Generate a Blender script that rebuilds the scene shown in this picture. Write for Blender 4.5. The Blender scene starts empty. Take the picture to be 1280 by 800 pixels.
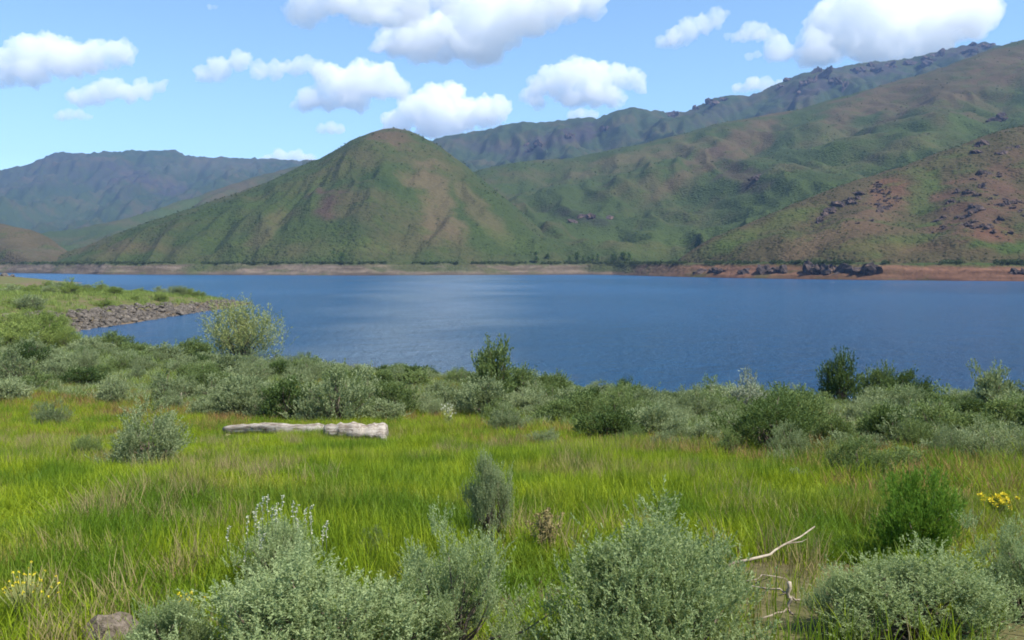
import bpy, bmesh, math, random
import numpy as np
from mathutils import Vector, Matrix

# ------------------------------------------------------------------ camera, sky, sun, exposure
SC = bpy.context.scene
COL = SC.collection
F = 1108.0                      # focal length in photo pixels (1280 wide)
EYE = 7.0                       # eye height above the lake
PITCH = math.atan(70.0 / F)     # horizon on row 330 of 800

cam_data = bpy.data.cameras.new("camera")
cam_data.sensor_width = 36.0
cam_data.lens = F / 1280.0 * 36.0
cam_data.clip_start = 0.05
cam_data.clip_end = 60000.0
cam = bpy.data.objects.new("camera", cam_data)
COL.objects.link(cam)
cam.location = (0, 0, EYE)
cam.rotation_euler = (math.pi / 2 - PITCH, 0, 0)
SC.camera = cam

SUN_EL = math.radians(56)
SUN_AZ = math.radians(118)       # clockwise from straight ahead (+Y)
world = bpy.data.worlds.new("World")
SC.world = world
world.use_nodes = True
wn = world.node_tree
wn.nodes.clear()
sky = wn.nodes.new("ShaderNodeTexSky")
sky.sky_type = 'NISHITA'
sky.sun_disc = False
sky.sun_elevation = SUN_EL
sky.sun_rotation = SUN_AZ
sky.altitude = 1800
sky.air_density = 1.0
sky.dust_density = 0.6
sky.ozone_density = 1.1
bg = wn.nodes.new("ShaderNodeBackground")
bg.inputs['Strength'].default_value = 0.13
wo = wn.nodes.new("ShaderNodeOutputWorld")
tintn = wn.nodes.new("ShaderNodeMix"); tintn.data_type = 'RGBA'; tintn.blend_type = 'MULTIPLY'
tintn.inputs[0].default_value = 1.0; tintn.inputs[7].default_value = (0.88, 1.02, 1.02, 1)
wn.links.new(sky.outputs[0], tintn.inputs[6])
wn.links.new(tintn.outputs[2], bg.inputs[0])
wn.links.new(bg.outputs[0], wo.inputs[0])

sun_d = bpy.data.lights.new("sun", 'SUN')
sun_d.energy = 5.0
sun_d.angle = math.radians(0.5)
sun_d.color = (1.0, 0.96, 0.9)
sun = bpy.data.objects.new("sun", sun_d)
COL.objects.link(sun)
sdir = Vector((math.sin(SUN_AZ) * math.cos(SUN_EL), math.cos(SUN_AZ) * math.cos(SUN_EL), math.sin(SUN_EL)))
sun.rotation_euler = sdir.to_track_quat('Z', 'Y').to_euler()
sun.location = (0, 0, 60)

SC.view_settings.view_transform = 'Standard'
SC.view_settings.look = 'None'
SC.view_settings.exposure = 0.75
SC.view_settings.gamma = 1.0
SC.view_settings.use_curve_mapping = False
SC.render.engine = 'CYCLES'
cy = SC.cycles
cy.max_bounces = 36
cy.diffuse_bounces = 3
cy.glossy_bounces = 2
cy.transmission_bounces = 3
cy.volume_bounces = 34
cy.transparent_max_bounces = 8
cy.use_denoising = True
cy.filter_width = 1.8
cy.sample_clamp_indirect = 8.0
cy.caustics_reflective = False
cy.caustics_refractive = False

RNG = np.random.default_rng(7)

# ------------------------------------------------------------------ geometry of the view
CP, SP = math.cos(PITCH), math.sin(PITCH)

def ray(px, py):
    u = (px - 640.0) / F
    v = (400.0 - py) / F
    return np.array([u, CP + v * SP, v * CP - SP])

def at(px, py, Y):
    """the point seen at pixel (px, py) that stands Y metres ahead"""
    d = ray(px, py)
    return np.array([0, 0, EYE]) + d * (Y / d[1])

def pix(x, y, z):
    """pixel of a world point (numpy arrays)"""
    dz = z - EYE
    dep = np.maximum(y * CP - dz * SP, 1e-3)
    up = y * SP + dz * CP
    return 640 + F * x / dep, 400 - F * up / dep

# ------------------------------------------------------------------ noise
def _hash(ix, iy, seed):
    n = (ix.astype(np.int64) * 374761393 + iy.astype(np.int64) * 668265263 + seed * 974634721) & 0xffffffff
    n = ((n ^ (n >> 13)) * 1274126177) & 0xffffffff
    n = n ^ (n >> 16)
    return (n & 0xffff) / 65535.0

def vnoise(x, y, seed=0):
    x = np.asarray(x, float); y = np.asarray(y, float)
    ix = np.floor(x); iy = np.floor(y)
    fx = x - ix; fy = y - iy
    fx = fx * fx * fx * (fx * (fx * 6 - 15) + 10)
    fy = fy * fy * fy * (fy * (fy * 6 - 15) + 10)
    a = _hash(ix, iy, seed); b = _hash(ix + 1, iy, seed)
    c = _hash(ix, iy + 1, seed); d = _hash(ix + 1, iy + 1, seed)
    return (a * (1 - fx) + b * fx) * (1 - fy) + (c * (1 - fx) + d * fx) * fy

def fbm(x, y, oct=4, seed=0, gain=0.5):
    s = 0.0; a = 1.0; t = 0.0
    for o in range(oct):
        s = s + a * (vnoise(x * 2 ** o + 17.3 * o, y * 2 ** o - 9.1 * o, seed + o) - 0.5)
        t += a; a *= gain
    return s / t * 2

def ss(a, b, x):
    t = np.clip((x - a) / (b - a), 0, 1)
    return t * t * (3 - 2 * t)

# ------------------------------------------------------------------ materials
def new_mat(name):
    m = bpy.data.materials.new(name)
    m.use_nodes = True
    nt = m.node_tree
    nt.nodes.clear()
    out = nt.nodes.new("ShaderNodeOutputMaterial")
    return m, nt, out

class NT:
    """tiny node helper"""
    def __init__(self, nt): self.nt = nt
    def n(self, t, **kw):
        nd = self.nt.nodes.new(t)
        for k, v in kw.items():
            if k.startswith('i_'):
                nd.inputs[k[2:].replace('_', ' ')].default_value = v
            else:
                setattr(nd, k, v)
        return nd
    def l(self, a, b): self.nt.links.new(a, b)
    def mix(self, fac, a, b, blend='MIX'):
        nd = self.nt.nodes.new("ShaderNodeMix"); nd.data_type = 'RGBA'; nd.blend_type = blend
        for s, v in ((0, fac), (6, a), (7, b)):
            if hasattr(v, 'links'): self.l(v, nd.inputs[s])
            elif isinstance(v, (int, float)): nd.inputs[s].default_value = v
            else: nd.inputs[s].default_value = (*v, 1.0)
        return nd.outputs[2]
    def math(self, op, a, b=0.0, clamp=False):
        nd = self.nt.nodes.new("ShaderNodeMath"); nd.operation = op; nd.use_clamp = clamp
        for s, v in ((0, a), (1, b)):
            if hasattr(v, 'links'): self.l(v, nd.inputs[s])
            else: nd.inputs[s].default_value = v
        return nd.outputs[0]
    def ramp(self, fac, p0, p1, smooth=True):
        nd = self.nt.nodes.new("ShaderNodeMapRange")
        nd.interpolation_type = 'SMOOTHSTEP' if smooth else 'LINEAR'
        nd.inputs[1].default_value = p0; nd.inputs[2].default_value = p1
        self.l(fac, nd.inputs[0])
        return nd.outputs[0]
    def noise(self, vec, scale, detail=4, rough=0.55):
        nd = self.nt.nodes.new("ShaderNodeTexNoise")
        nd.inputs['Scale'].default_value = scale
        nd.inputs['Detail'].default_value = detail
        nd.inputs['Roughness'].default_value = rough
        if vec is not None: self.l(vec, nd.inputs['Vector'])
        return nd.outputs[0]

def leaf_mat(name, dark, light, trans=0.3, rough=0.65, patch=None, patch_scale=0.25, patch_lo=0.5, patch_hi=0.62, spec=0.15, patch2=None):
    """foliage: every leaf its own tone, every plant its own tone, optional dry patches by place"""
    m, nt, out = new_mat(name)
    h = NT(nt)
    geo = h.n("ShaderNodeNewGeometry")
    oi = h.n("ShaderNodeObjectInfo")
    f = h.math('ADD', h.math('MULTIPLY', geo.outputs['Random Per Island'], 0.55), h.math('MULTIPLY', oi.outputs['Random'], 0.5))
    col = h.mix(f, dark, light)
    if patch is not None:
        pn = h.noise(geo.outputs['Position'], patch_scale, 3)
        pf = h.ramp(pn, patch_lo, patch_hi)
        pf = h.math('MULTIPLY', pf, h.ramp(geo.outputs['Random Per Island'], 0.05, 0.75))
        col = h.mix(pf, col, patch)
    if patch2 is not None:
        pn = h.noise(geo.outputs['Position'], patch_scale * 2.1, 4)
        col = h.mix(h.ramp(pn, 0.42, 0.66), col, h.mix(geo.outputs['Random Per Island'], patch2, tuple(1.6 * c for c in patch2)))
    p = h.n("ShaderNodeBsdfPrincipled")
    p.inputs['Roughness'].default_value = rough
    p.inputs['Specular IOR Level'].default_value = spec
    h.l(col, p.inputs['Base Color'])
    tr = h.n("ShaderNodeBsdfTranslucent")
    tc = h.mix(0.35, col, (0.30, 0.36, 0.05))
    h.l(tc, tr.inputs[0])
    ms = h.n("ShaderNodeMixShader")
    ms.inputs[0].default_value = trans
    h.l(p.outputs[0], ms.inputs[1]); h.l(tr.outputs[0], ms.inputs[2])
    h.l(ms.outputs[0], out.inputs[0])
    return m

def solid_mat(name, c1, c2, scale=8.0, rough=0.85, bump=0.4, stretch=(1, 1, 1), c3=None, dist=0.02):
    m, nt, out = new_mat(name)
    h = NT(nt)
    tc = h.n("ShaderNodeTexCoord")
    mp = h.n("ShaderNodeMapping"); mp.inputs['Scale'].default_value = stretch
    h.l(tc.outputs['Object'], mp.inputs[0])
    n1 = h.noise(mp.outputs[0], scale, 6, 0.6)
    n2 = h.noise(mp.outputs[0], scale * 4.3, 4, 0.6)
    oi = h.n("ShaderNodeObjectInfo")
    col = h.mix(h.ramp(n1, 0.35, 0.65), c1, c2)
    if c3 is not None:
        col = h.mix(h.ramp(n2, 0.55, 0.68), col, c3)
    br = h.math('ADD', 0.8, h.math('MULTIPLY', oi.outputs['Random'], 0.4))
    col = h.mix(1.0, col, br, 'MULTIPLY')
    p = h.n("ShaderNodeBsdfPrincipled"); p.inputs['Roughness'].default_value = rough
    p.inputs['Specular IOR Level'].default_value = 0.25
    h.l(col, p.inputs['Base Color'])
    b = h.n("ShaderNodeBump"); b.inputs['Strength'].default_value = bump; b.inputs['Distance'].default_value = dist
    h.l(h.math('ADD', n1, h.math('MULTIPLY', n2, 0.5)), b.inputs['Height'])
    h.l(b.outputs[0], p.inputs['Normal'])
    h.l(p.outputs[0], out.inputs[0])
    return m

M = {}
M['sage'] = leaf_mat('sage_leaf', (0.125, 0.165, 0.068), (0.37, 0.42, 0.215), 0.34)
M['sage_near'] = leaf_mat('sage_near_leaf', (0.175, 0.235, 0.09), (0.48, 0.56, 0.275), 0.44)
M['olive'] = leaf_mat('olive_leaf', (0.075, 0.12, 0.034), (0.24, 0.30, 0.10), 0.32)
M['dark'] = leaf_mat('dark_leaf', (0.03, 0.06, 0.015), (0.11, 0.165, 0.045), 0.24)
M['bright'] = leaf_mat('bright_leaf', (0.05, 0.13, 0.010), (0.15, 0.28, 0.03), 0.35)
M['willow'] = leaf_mat('willow_leaf', (0.18, 0.21, 0.065), (0.38, 0.40, 0.15), 0.32)
M['pale'] = leaf_mat('pale_leaf', (0.18, 0.21, 0.13), (0.34, 0.36, 0.25), 0.2)
M['shore'] = leaf_mat('shore_leaf', (0.13, 0.19, 0.035), (0.28, 0.34, 0.09), 0.3)
M['scrub'] = leaf_mat('scrub_leaf', (0.036, 0.054, 0.02), (0.075, 0.098, 0.036), 0.15)
M['grass'] = leaf_mat('grass_blade', (0.13, 0.215, 0.008), (0.37, 0.43, 0.02), 0.38, 0.5,
                      patch=(0.36, 0.28, 0.09), patch_scale=0.42, patch_lo=0.51, patch_hi=0.70, patch2=(0.085, 0.15, 0.010))
M['drygrass'] = leaf_mat('dry_grass_blade', (0.20, 0.15, 0.06), (0.42, 0.34, 0.16), 0.3, 0.6)
M['redgrass'] = leaf_mat('red_grass_blade', (0.18, 0.13, 0.04), (0.36, 0.20, 0.085), 0.3, 0.6)
M['white_petal'] = leaf_mat('white_petal', (0.40, 0.40, 0.28), (0.62, 0.62, 0.48), 0.25)
M['yellow_petal'] = leaf_mat('yellow_petal', (0.65, 0.50, 0.02), (0.85, 0.70, 0.05), 0.25)
M['twig'] = solid_mat('grey_brown_twig', (0.10, 0.075, 0.05), (0.17, 0.135, 0.10), 6, 0.9, 0.5)
M['wood'] = solid_mat('bleached_wood', (0.16, 0.125, 0.095), (0.40, 0.355, 0.295), 3, 0.85, 1.0, (0.5, 6, 6), (0.17, 0.115, 0.075))
M['bark'] = solid_mat('grey_bark', (0.16, 0.12, 0.09), (0.30, 0.22, 0.16), 5, 0.9, 0.8, (1, 3, 3))
M['branch'] = solid_mat('pale_dead_wood', (0.20, 0.155, 0.11), (0.38, 0.32, 0.24), 14, 0.85, 0.5)
M['rock'] = solid_mat('bank_rock', (0.05, 0.042, 0.033), (0.135, 0.112, 0.088), 1.4, 0.9, 0.5, c3=(0.22, 0.19, 0.155), dist=0.05)
M['crag'] = solid_mat('crag_rock', (0.035, 0.027, 0.025), (0.085, 0.058, 0.048), 0.5, 0.95, 1.0, c3=(0.13, 0.085, 0.06), dist=1.5)
M['meadow_rock'] = solid_mat('meadow_rock', (0.12, 0.095, 0.065), (0.25, 0.20, 0.15), 9, 0.9, 0.8, c3=(0.05, 0.042, 0.03))

def ground_material():
    m, nt, out = new_mat('soil')
    h = NT(nt)
    g = h.n("ShaderNodeNewGeometry")
    n1 = h.noise(g.outputs['Position'], 0.5, 6)
    n2 = h.noise(g.outputs['Position'], 6.0, 5)
    at_ = h.n("ShaderNodeAttribute", attribute_name='cover')
    soil = h.mix(n2, (0.075, 0.052, 0.03), (0.19, 0.14, 0.085))
    green = h.mix(n2, (0.05, 0.075, 0.015), (0.12, 0.14, 0.035))
    f = h.math('MULTIPLY', at_.outputs['Fac'], h.ramp(n1, 0.25, 0.55))
    col = h.mix(f, soil, green)
    p = h.n("ShaderNodeBsdfPrincipled"); p.inputs['Roughness'].default_value = 0.95
    p.inputs['Specular IOR Level'].default_value = 0.1
    h.l(col, p.inputs['Base Color'])
    b = h.n("ShaderNodeBump"); b.inputs['Strength'].default_value = 0.6; b.inputs['Distance'].default_value = 0.05
    h.l(n2, b.inputs['Height']); h.l(b.outputs[0], p.inputs['Normal'])
    h.l(p.outputs[0], out.inputs[0])
    return m
M['ground'] = ground_material()

def hill_material():
    m, nt, out = new_mat('hillside')
    h = NT(nt)
    g = h.n("ShaderNodeNewGeometry")
    pos = g.outputs['Position']
    tint = h.n("ShaderNodeAttribute", attribute_name='tint')
    dens = h.n("ShaderNodeAttribute", attribute_name='shrubs')
    n1 = h.noise(pos, 0.011, 7, 0.62)
    n2 = h.noise(pos, 0.05, 6, 0.65)
    n3 = h.noise(pos, 0.35, 4, 0.6)
    col = tint.outputs['Color']
    col = h.mix(h.math('MULTIPLY', h.ramp(n1, 0.46, 0.66), 0.48), col, (0.10, 0.074, 0.042))
    col = h.mix(h.math('MULTIPLY', h.ramp(n2, 0.50, 0.66), 0.5), col, (0.055, 0.08, 0.02))
    col = h.mix(1.0, col, h.mix(n3, (0.58, 0.58, 0.58), (1.1, 1.1, 1.1)), 'MULTIPLY')
    vo = h.n("ShaderNodeTexVoronoi"); vo.inputs['Scale'].default_value = 0.2
    h.l(pos, vo.inputs['Vector'])
    vo2 = h.n("ShaderNodeTexVoronoi"); vo2.inputs['Scale'].default_value = 0.42
    h.l(pos, vo2.inputs['Vector'])
    s1 = h.math('SUBTRACT', 1.0, h.ramp(vo.outputs['Distance'], 0.22, 0.42))
    s2 = h.math('SUBTRACT', 1.0, h.ramp(vo2.outputs['Distance'], 0.22, 0.45))
    s = h.math('MAXIMUM', s1, h.math('MULTIPLY', s2, 0.8))
    s = h.math('MULTIPLY', s, h.math('MULTIPLY', dens.outputs['Fac'], h.ramp(n2, 0.3, 0.6)))
    col = h.mix(h.math('MULTIPLY', s, 0.35), col, (0.022, 0.035, 0.012))
    p = h.n("ShaderNodeBsdfPrincipled"); p.inputs['Roughness'].default_value = 0.95
    p.inputs['Specular IOR Level'].default_value = 0.05
    h.l(col, p.inputs['Base Color'])
    b = h.n("ShaderNodeBump"); b.inputs['Strength'].default_value = 0.55; b.inputs['Distance'].default_value = 2.5
    h.l(h.math('ADD', h.math('MULTIPLY', n2, 1.5), h.math('ADD', n3, s)), b.inputs['Height'])
    h.l(b.outputs[0], p.inputs['Normal'])
    h.l(p.outputs[0], out.inputs[0])
    return m
M['hill'] = hill_material()

def water_material():
    m, nt, out = new_mat('lake_water')
    h = NT(nt)
    g = h.n("ShaderNodeNewGeometry")
    pos = g.outputs['Position']
    mp = h.n("ShaderNodeMapping"); mp.inputs['Scale'].default_value = (1.0, 1.0, 1.0)
    h.l(pos, mp.inputs[0])
    w1 = h.noise(mp.outputs[0], 1.4, 5, 0.66)
    w2 = h.noise(mp.outputs[0], 0.22, 3, 0.5)
    big = h.noise(pos, 0.006, 3, 0.5)
    p = h.n("ShaderNodeBsdfPrincipled")
    sx = h.n("ShaderNodeSeparateXYZ"); h.l(pos, sx.inputs[0])
    painted_reflection = h.math('ADD', sx.outputs[0], h.math('MULTIPLY', sx.outputs[1], 0.055))      # pale band of cloud reflection painted into the water colour
    painted_reflection = h.math('ADD', painted_reflection, h.math('MULTIPLY', h.math('SUBTRACT', h.noise(pos, 0.02, 3), 0.5), 45.0))
    painted_reflection = h.math('ABSOLUTE', h.math('ADD', painted_reflection, 5.0))
    painted_reflection = h.math('SUBTRACT', 1.0, h.math('DIVIDE', painted_reflection, h.math('ADD', 9.0, h.math('MULTIPLY', sx.outputs[1], 0.085))), True)
    painted_reflection = h.ramp(painted_reflection, 0.0, 1.0)
    wc = h.mix(h.math('MULTIPLY', painted_reflection, 0.75), (0.012, 0.08, 0.185), (0.14, 0.205, 0.285))
    h.l(wc, p.inputs['Base Color'])
    p.inputs['IOR'].default_value = 1.333
    rg = h.math('ADD', 0.14, h.math('MULTIPLY', h.ramp(big, 0.35, 0.65), 0.12))
    h.l(rg, p.inputs['Roughness'])
    b = h.n("ShaderNodeBump"); b.inputs['Strength'].default_value = 1.0; b.inputs['Distance'].default_value = 1.1
    h.l(h.math('ADD', w1, h.math('MULTIPLY', w2, 1.5)), b.inputs['Height'])
    h.l(b.outputs[0], p.inputs['Normal'])
    h.l(p.outputs[0], out.inputs[0])
    return m
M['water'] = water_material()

def cloud_material():
    m, nt, out = new_mat('cloud_vapour')
    h = NT(nt)
    v = h.n("ShaderNodeVolumeScatter")
    v.inputs['Color'].default_value = (1, 1, 1, 1)
    v.inputs['Density'].default_value = 0.0060
    v.inputs['Anisotropy'].default_value = 0.0
    h.l(v.outputs[0], out.inputs['Volume'])
    return m
M['cloud'] = cloud_material()

# ------------------------------------------------------------------ objects
def tag(o, label=None, cat=None, group=None, kind=None):
    if label: o['label'] = label
    if cat: o['category'] = cat
    if group: o['group'] = group
    if kind: o['kind'] = kind
    return o

def mesh_np(name, V, Q=None, T=None, smooth=False):
    """mesh from arrays: V (n,3), Q (m,4) quads, T (k,3) triangles"""
    me = bpy.data.meshes.new(name)
    V = np.ascontiguousarray(V, dtype=np.float32)
    loops = []; totals = []
    if Q is not None and len(Q): loops.append(np.asarray(Q).ravel()); totals.append(np.full(len(Q), 4))
    if T is not None and len(T): loops.append(np.asarray(T).ravel()); totals.append(np.full(len(T), 3))
    me.vertices.add(len(V)); me.vertices.foreach_set('co', V.ravel())
    if loops:
        L = np.concatenate(loops).astype(np.int32); tt = np.concatenate(totals).astype(np.int32)
        me.loops.add(len(L)); me.loops.foreach_set('vertex_index', L)
        me.polygons.add(len(tt))
        st = np.concatenate([[0], np.cumsum(tt)[:-1]]).astype(np.int32)
        me.polygons.foreach_set('loop_start', st)
        me.polygons.foreach_set('loop_total', tt)
        if smooth: me.polygons.foreach_set('use_smooth', np.ones(len(tt), dtype=bool))
    me.update(calc_edges=True)
    me.validate()
    return me

def link(name, me, mat=None, parent=None, loc=None):
    o = bpy.data.objects.new(name, me)
    COL.objects.link(o)
    if mat is not None and me is not None and len(me.materials) == 0: me.materials.append(mat)
    if parent is not None: o.parent = parent
    if loc is not None: o.location = loc
    return o

def grid_quads(nr, nc):
    i = np.arange(nr - 1)[:, None] * nc + np.arange(nc - 1)[None, :]
    return np.stack([i, i + 1, i + nc + 1, i + nc], -1).reshape(-1, 4)

def set_attr(me, name, arr, typ='FLOAT'):
    a = me.attributes.new(name, typ, 'POINT')
    if typ == 'FLOAT_COLOR': a.data.foreach_set('color', np.ascontiguousarray(arr, dtype=np.float32).ravel())
    elif typ == 'FLOAT_VECTOR': a.data.foreach_set('vector', np.ascontiguousarray(arr, dtype=np.float32).ravel())
    else: a.data.foreach_set('value', np.ascontiguousarray(arr).ravel())

# ------------------------------------------------------------------ near ground: thin plate spline through surveyed heights
CTRL = np.array([
    (-9, -10, 6.5), (9, -10, 6.5), (0, 0, 5.45), (-5, 4, 5.2), (0, 4, 5.2), (5, 4, 5.2), (-8, 8, 4.75), (0, 8, 4.75), (8, 8, 4.75),
    (-10, 13, 4.0), (0, 13, 4.0), (10, 13, 4.05), (-14, 20, 3.0), (0, 20, 3.0), (14, 20, 3.1),
    (-18, 27, 2.2), (0, 27, 2.1), (18, 27, 2.3), (-20, 35, 1.6), (0, 35, 1.3), (20, 35, 1.25), (9, 38, 0.8),
    (-40, 80, 0), (-25, 66, 0), (-12, 57, 0), (3, 49, 0), (9, 45, 0), (24, 43.5, 0), (40, 44, 0),
    (-8, 48, 0.8), (3, 42, 0.7), (24, 39, 0.8), (-20, 45, 1.1), (-30, 50, 1.3), (-28, 61, 0.6), (-40, 60, 1.3), (-39, 73, 0.9),
    (-50, 82, 1.6), (-55, 70, 1.8), (-60, 50, 2.3), (-90, 90, 3.0), (-90, 50, 3.2), (-45, 30, 2.8), (45, 30, 2.6), (60, 42, 0.8),
    (0, 75, -2.5), (20, 65, -2.5), (-15, 80, -1.6), (0, 120, -3), (60, 80, -3), (-30, 84, -1.0),
    (-46, 90, 0), (-46, 97, 0), (-46, 116, 0), (-46, 131, 0), (-46, 152, 0), (-47.5, 160, 0), (-57, 173, 0), (-80, 188, 0), (-105, 205, 0), (-135, 235, 0), (-150, 290, 0),
    (-53, 92, 2.1), (-53, 100, 2.2), (-53, 120, 2.2), (-53, 140, 1.9), (-52, 151, 1.2), (-65, 130, 2.5), (-65, 158, 1.6), (-80, 120, 2.8), (-80, 165, 2.1),
    (-100, 150, 2.6), (-105, 185, 1.6), (-140, 200, 2.4), (-62, 95, 2.5), (-170, 260, 2.8),
    (-37, 95, -1.3), (-37, 120, -1.6), (-37, 150, -2), (-45, 172, -2), (-62, 195, -1.5), (-90, 215, -1.5), (-118, 245, -1.5),
    (0, 200, -3), (0, 330, -3), (100, 200, -3), (100, 330, -3), (-100, 330, -2.5), (-135, 330, -1.5), (-172, 308, 2.6), (-200, 300, 3), (-200, 345, 0.5), (-156, 312, 0.0),
], float)

def _tps_fit(P):
    n = len(P); X = P[:, :2] / 100.0
    d = np.sqrt(((X[:, None] - X[None]) ** 2).sum(-1))
    K = np.where(d > 0, d * d * np.log(d + 1e-12), 0) + np.eye(n) * 2e-4
    A = np.zeros((n + 3, n + 3)); A[:n, :n] = K
    A[:n, n] = 1; A[:n, n + 1:] = X; A[n, :n] = 1; A[n + 1:, :n] = X.T
    return np.linalg.solve(A, np.concatenate([P[:, 2], np.zeros(3)])), X
TPS_W, TPS_X = _tps_fit(CTRL)

def gz(x, y):
    x = np.asarray(x, float); y = np.asarray(y, float)
    sh = np.broadcast(x, y).shape
    x = np.broadcast_to(x, sh).ravel(); y = np.broadcast_to(y, sh).ravel()
    z = np.full(x.shape, TPS_W[-3]) + TPS_W[-2] * x / 100 + TPS_W[-1] * y / 100
    for w, (cx, cy_) in zip(TPS_W[:-3], TPS_X):
        d2 = (x / 100 - cx) ** 2 + (y / 100 - cy_) ** 2
        z += w * 0.5 * d2 * np.log(d2 + 1e-12)
    z = np.clip(z, -4, 9)
    land = ss(-0.2, 0.8, z)
    z = z + land * (0.10 * fbm(x / 3.0, y / 3.0, 3, 3) + 0.22 * fbm(x / 14.0, y / 14.0, 2, 5) * ss(10, 40, y))
    return z.reshape(sh)

def hit(px, py):
    """where the view ray through a pixel meets the near ground"""
    d = ray(px, py)
    t = np.geomspace(1.5, 400, 4000)
    P = np.array([0, 0, EYE])[None] + d[None] * t[:, None]
    g = gz(P[:, 0], P[:, 1])
    below = np.nonzero(P[:, 2] < g)[0]
    k = below[0] if len(below) else len(t) - 1
    return np.array([P[k, 0], P[k, 1], g[k]])

def build_ground():
    nr, nc = 300, 300
    r = np.geomspace(2.0, 360.0, nr) ; Y = r - 14.0
    u = np.linspace(-1.15, 0.95, nc)
    X = u[None] * r[:, None]
    YY = np.broadcast_to(Y[:, None], X.shape)
    Z = gz(X, YY)
    me = mesh_np('ground', np.stack([X, YY, Z], -1).reshape(-1, 3), grid_quads(nr, nc), smooth=True)
    cover = ss(0.5, 1.3, Z) * np.where(YY > 60, 0.85, 1.0)
    cover = cover * (0.45 + 0.35 * ss(40, 70, YY))
    set_attr(me, 'cover', cover.astype(np.float32))
    return tag(link('ground', me, M['ground']), 'grassy lakeside ground sloping down to the water', kind='structure')
build_ground()

# ------------------------------------------------------------------ water and lake basin
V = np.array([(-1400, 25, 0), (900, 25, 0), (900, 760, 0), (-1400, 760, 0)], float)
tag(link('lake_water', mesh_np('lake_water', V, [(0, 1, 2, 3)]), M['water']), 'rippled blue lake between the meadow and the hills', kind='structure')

SHORE = np.array([(-1200, 340.2), (-300, 341), (0, 341.2), (60, 342), (140, 343.2), (300, 343.8), (450, 344.2), (640, 343.5), (735, 343.2), (765, 343.5), (800, 344.6), (850, 346.2), (920, 347.6), (1080, 350.0), (1280, 351.5), (1500, 353), (2100, 358)], float)
def shore_dist(px):
    py = np.interp(px, SHORE[:, 0], SHORE[:, 1])
    return EYE * F / (py - 330.0)

RED = np.array((0.17, 0.09, 0.055)); TAN = np.array((0.165, 0.13, 0.098)); GREEN = np.array((0.05, 0.07, 0.022)); OLIVE = np.array((0.08, 0.08, 0.033))

def wobble(X):
    return fbm(X / 25.0, X * 0 + 3.0, 4, 11) * 5.0 + fbm(X / 90.0, X * 0, 2, 12) * 6

def build_shore():
    px = np.concatenate([np.linspace(-1200, -60, 80), np.linspace(-50, 1330, 700), np.linspace(1340, 2100, 60)])
    s = np.array([-60, -25, -8, -3, 0, 2, 4, 6.5, 9, 11.5, 14, 16.5, 18.5, 20, 23, 28, 40, 70, 130, 300, 800, 2500, 5500.0])
    z = np.array([-6, -4, -2.2, -0.9, 0, 0.6, 1.3, 2.1, 3.0, 3.9, 4.8, 5.7, 6.5, 7.1, 7.4, 7.6, 7.8, 8, 8, 8, 8, 8, 8.0])
    D = shore_dist(px)[None] + s[:, None]
    PX = np.broadcast_to(px[None], D.shape)
    # distance measured straight ahead
    X = (PX - 640) / F * D
    Y = D.copy()
    wob = wobble(X)
    Y = Y + wob * ss(-70, -10, s)[:, None] * (1 - ss(200, 600, s)[:, None])
    Z = np.broadcast_to(z[:, None], D.shape) + fbm(X / 9.0, Y / 9.0, 4, 13) * 1.1 * (ss(0, 10, s) * (1 - ss(60, 200, s)))[:, None]
    V = np.stack([X, Y, Z], -1).reshape(-1, 3)
    me = mesh_np('far_shore', V, grid_quads(len(s), len(px)), smooth=True)
    w = ss(700, 900, PX)
    c = TAN[None, None] * (1 - w[..., None]) + RED[None, None] * w[..., None]
    c = c * (0.8 + 0.5 * fbm(X / 20, Z / 1.2, 4, 14)[..., None])
    c = c * (0.55 + 0.45 * ss(0.25, 0.9, Z + 0.3 * fbm(X / 12, Y / 5, 3, 16)))[..., None]           # wet margin
    c = c * (1 + 0.22 * np.sin(Z * 4.2 + 2.5 * fbm(X / 60, Y / 20, 3, 17)) * ss(0.8, 1.6, Z))[..., None]   # old waterlines
    top = np.broadcast_to(ss(17, 20, s)[:, None], D.shape)
    grn = np.maximum(top, ss(0.05, 0.4, fbm(X / 40, Y / 14, 3, 15)) * (1 - ss(560, 700, PX)) * ss(150, 260, PX) * ss(3, 9, s)[:, None] * 0.75)
    inlet = ss(720, 745, PX) * (1 - ss(785, 800, PX)) * ss(3, 8, s)[:, None] * 0.8
    grn = np.maximum(grn, inlet)
    c = c * (1 - grn[..., None]) + GREEN * grn[..., None]
    set_attr(me, 'tint', np.concatenate([c, np.ones_like(c[..., :1])], -1).reshape(-1, 4), 'FLOAT_COLOR')
    set_attr(me, 'shrubs', (grn * 1.0).astype(np.float32))
    tag(link('far_shore', me, M['hill']), 'bare tan and rust bank at the foot of the far hills', kind='structure')
build_shore()

# ------------------------------------------------------------------ hills
def polyline_field(X, Y, pts, slope, rnd):
    """height of a ridge along pts (world), falling away with slope on both sides"""
    best = np.full(X.shape, -1e9)
    for a, b in zip(pts[:-1], pts[1:]):
        ab = b[:2] - a[:2]; L2 = (ab ** 2).sum() + 1e-9
        t = np.clip(((X - a[0]) * ab[0] + (Y - a[1]) * ab[1]) / L2, 0, 1)
        dx = X - (a[0] + ab[0] * t); dy = Y - (a[1] + ab[1] * t)
        d = np.sqrt(dx * dx + dy * dy)
        z = a[2] + (b[2] - a[2]) * t - slope * (np.sqrt(d * d + rnd * rnd) - rnd)
        best = np.maximum(best, z)
    return best

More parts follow.
